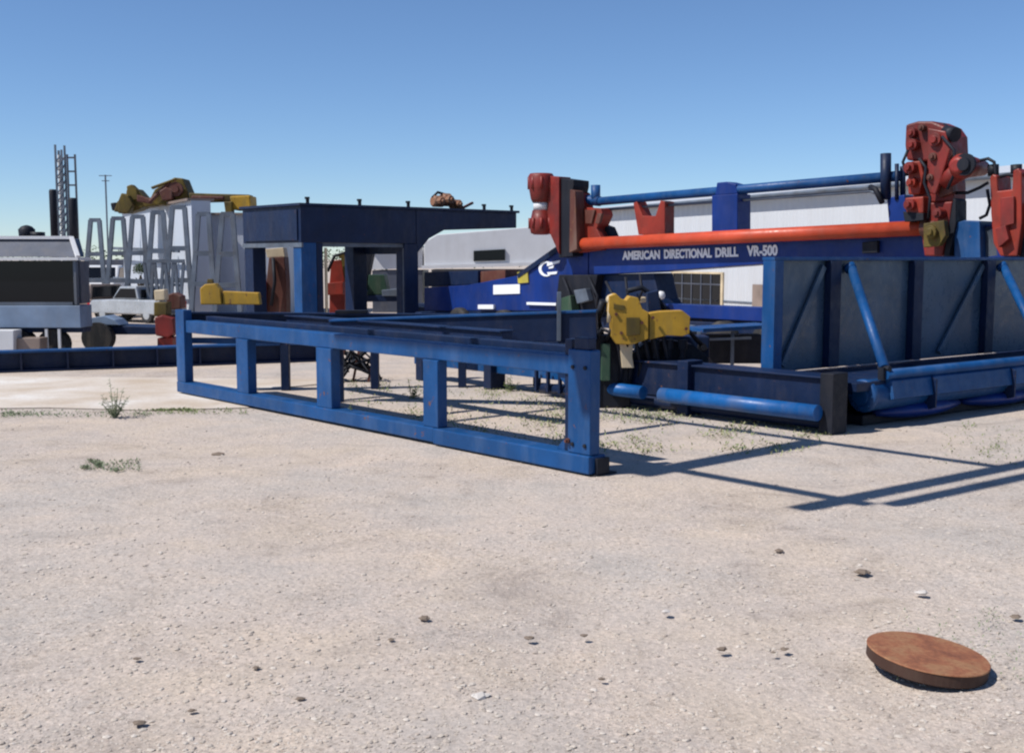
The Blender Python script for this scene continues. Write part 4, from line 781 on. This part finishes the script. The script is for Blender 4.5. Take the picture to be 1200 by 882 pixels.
# ------------------------------------------------------------------ trees far away
def crown(mb, c, r, rnd, n):
    for i in range(n):
        a = rnd.random()*6.28; u = rnd.uniform(-.7,1); rr = r*(rnd.random()**.35); p = Vector((c[0]+math.cos(a)*rr*math.sqrt(max(0,1-u*u)), c[1]+math.sin(a)*rr*math.sqrt(max(0,1-u*u)), c[2]+u*rr*.9))
        d = Vector((rnd.gauss(0,1), rnd.gauss(0,1), rnd.gauss(0,1))).normalized(); e = d.cross(Vector((rnd.random(),rnd.random(),1))).normalized(); s = r*.09
        mb._add([p-d*s, p+e*s*.7, p+d*s, p-e*s*.7], [(0,1,2,3)])
tm = island_mat('tree foliage', [(.03,.06,.02),(.05,.09,.03),(.08,.12,.04)], .8); bark = island_mat('bark', [(.08,.06,.04),(.1,.08,.06)])
def tree(label, px, Y, h, r):
    b = at(px,303,Y); th = thing('tree', label, 'tree', (b.x,Y,0), 'trees at the back of the yard'); mb = MB(); mb.tube([(b.x,Y,0),(b.x+.03,Y,h*.4),(b.x,Y,h*.75)], [.1,.07,.03], 8)
    for k in range(4): a = k*1.6; mb.tube([(b.x,Y,h*.4),(b.x+math.cos(a)*r*.6,Y+math.sin(a)*r*.6,h*.7)], [.04,.015], 6)
    mb.build('trunk', bark, th); mb = MB(); rnd = random.Random(int(px)); crown(mb, (b.x,Y,h-r), r, rnd, 700)
    for k in range(4): crown(mb, (b.x+rnd.uniform(-.6,.6)*r, Y+rnd.uniform(-.6,.6)*r, h-r+rnd.uniform(-.4,.3)*r), r*.6, rnd, 250)
    mb.build('crown', tm, th)
tree('small dark green tree between the trusses', 164, 33, 1.5, .22)
tl = MB(); rt = random.Random(5)
for i in range(130):
    x = -110+i*1.9+rt.uniform(-.8,.8); crown(tl, (x, 150+rt.uniform(-6,6), 1.6), rt.uniform(1.5,2.6), rt, 90)
tag(tl.build('distant_trees', tm), 'low dark line of far-off trees on the horizon', 'trees', kind='stuff')

# ------------------------------------------------------------------ rusty disc
dc = G(1087,782); mb = MB(); R_ = .232
tilt = Matrix.Rotation(math.radians(6.0), 3, 'Y') @ Matrix.Rotation(math.radians(1.5), 3, 'X')
prof = [(-.005,R_*.995),(-.005,R_),(-.003,R_),(0,R_*.988)]
rings = []
for h_, r_ in prof:
    rings.append([dc+Z*.062+tilt @ Vector((math.cos(t)*r_*(1+.006*math.sin(3*t)), math.sin(t)*r_*(1+.005*math.sin(5*t)), h_)) for t in [2*math.pi*k/64 for k in range(64)]])
mb.rings(rings); rm = MB(); rm.rings([[dc+Z*.062+tilt @ Vector((math.cos(t)*r_*(1+.006*math.sin(3*t)), math.sin(t)*r_*(1+.005*math.sin(5*t)), h_)) for t in [2*math.pi*k/64 for k in range(64)]] for h_, r_ in ((-.052,R_*.97),(-.048,R_*.985),(-.0055,R_*.99))]); ds = thing('metal_disc', 'round rusty steel disc lying tilted on the gravel at right', 'disc', tuple(dc)); mb.build('plate', rust_mat(), ds); rm.build('rim', M['darkrim'], ds)  # rim coloured darker than the plate, all the way round
mb = MB(); lump(mb, (dc.x-.13, dc.y, .01), .055, random.Random(2), .6); tag(mb.build('stone', stone_m[1], origin=(dc.x-.13, dc.y, 0)), 'stone wedged under the raised left side of the rusty disc', 'stone', 'loose stones in the yard')

# ------------------------------------------------------------------ overhead frame added outside the view so its beams cast shadows on the yard
SH = Vector((.72,.27,0)); ZG = 4.4; off = SH*ZG
gt = thing('shadow_frame', 'blue overhead frame added to cast beam shadows over the yard', 'shadow_caster', (8.45,14.6,0))
def gp(p, z=ZG): q = Vector((p[0],p[1],0))-off; q.z = z; return q
t0 = Vector((1.87,7.2,0)); qd = Vector((.80,.60,0)); qd = (Vector((4.02,8.8,0))-t0).normalized()
mb = MB(); mb.bar(gp(t0), gp(t0+qd*13.2), .16, .14); mb.build('beam', M['blue'], gt, .006)
t1 = t0+qd*.55+(-U)*.28; mb = MB(); mb.bar(gp(t1), gp(t1+qd*12.6), .13, .14); mb.build('beam', M['blue'], gt, .006)
s_a = Vector((2.2,7.48,0)); mb = MB(); mb.bar(gp(s_a-U*.22), gp(s_a+U*4.9), .09, .09); mb.build('arm', M['blue'], gt)
s_b = Vector((3.75,8.70,0)); mb = MB(); mb.bar(gp(s_b), gp(s_b+U*4.9), .08, .08); mb.build('arm', M['blue'], gt)
for d0, w0 in ((1.5,.24),(3.05,.09),(4.6,.09)):
    mb = MB(); mb.bar(gp(s_a+U*d0-V*(.35 if w0 > .2 else 0)), gp(s_a+U*d0+V*2.0), w0, .08); mb.build('crossbar', M['blue'], gt)
for dist in (12.2, 13.0):
    for s_ in (0, .32):
        p = gp(t0+qd*dist+(-U)*s_); mb = MB(); mb.bar((p.x,p.y,0), (p.x,p.y,ZG-.08), .2, .2, (0,1,0)); mb.build('column', M['blue'], gt, .006)

# ------------------------------------------------------------------ sky, sun, camera
sun_dir = Vector((-.72,-.27,1)).normalized(); elev = math.asin(sun_dir.z); az = math.atan2(sun_dir.x, sun_dir.y)
w = bpy.data.worlds.new('World'); scene.world = w; w.use_nodes = True; nt = w.node_tree; bg = nt.nodes['Background']
sky = nt.nodes.new('ShaderNodeTexSky'); sky.sky_type = 'NISHITA'; sky.sun_disc = False; sky.sun_elevation = elev; sky.sun_rotation = az
sky.air_density = 1.0; sky.dust_density = .0; sky.ozone_density = 6.5; sky.altitude = 1800
tint = mixc(nt, 1.0, sky.outputs[0], (.93,.96,1.0), 'MULTIPLY'); nt.links.new(tint, bg.inputs[0]); bg.inputs[1].default_value = .112
sl_ = bpy.data.lights.new('sun', 'SUN'); sl_.energy = 5.0; sl_.angle = math.radians(.6); sl_.color = (1,.965,.91)
so = bpy.data.objects.new('sun', sl_); C.objects.link(so); so.rotation_euler = sun_dir.to_track_quat('Z','Y').to_euler(); so.location = (0,0,30)
cam = bpy.data.cameras.new('camera'); cam.sensor_width = 36; cam.lens = 36*F/1200; cam.clip_end = 5000; cam.clip_start = .05
co = bpy.data.objects.new('camera', cam); C.objects.link(co); co.location = (0,0,H*SC); co.rotation_euler = (math.radians(90)-TP, 0, 0); scene.camera = co
scene.view_settings.view_transform = 'Standard'; scene.view_settings.look = 'None'; scene.view_settings.exposure = .12; scene.view_settings.gamma = 1
scene.render.engine = 'CYCLES'
scene.cycles.pixel_filter_type = 'BLACKMAN_HARRIS'; scene.cycles.filter_width = 2.2
for o in list(bpy.data.objects):
    if 'org' in o: del o['org']
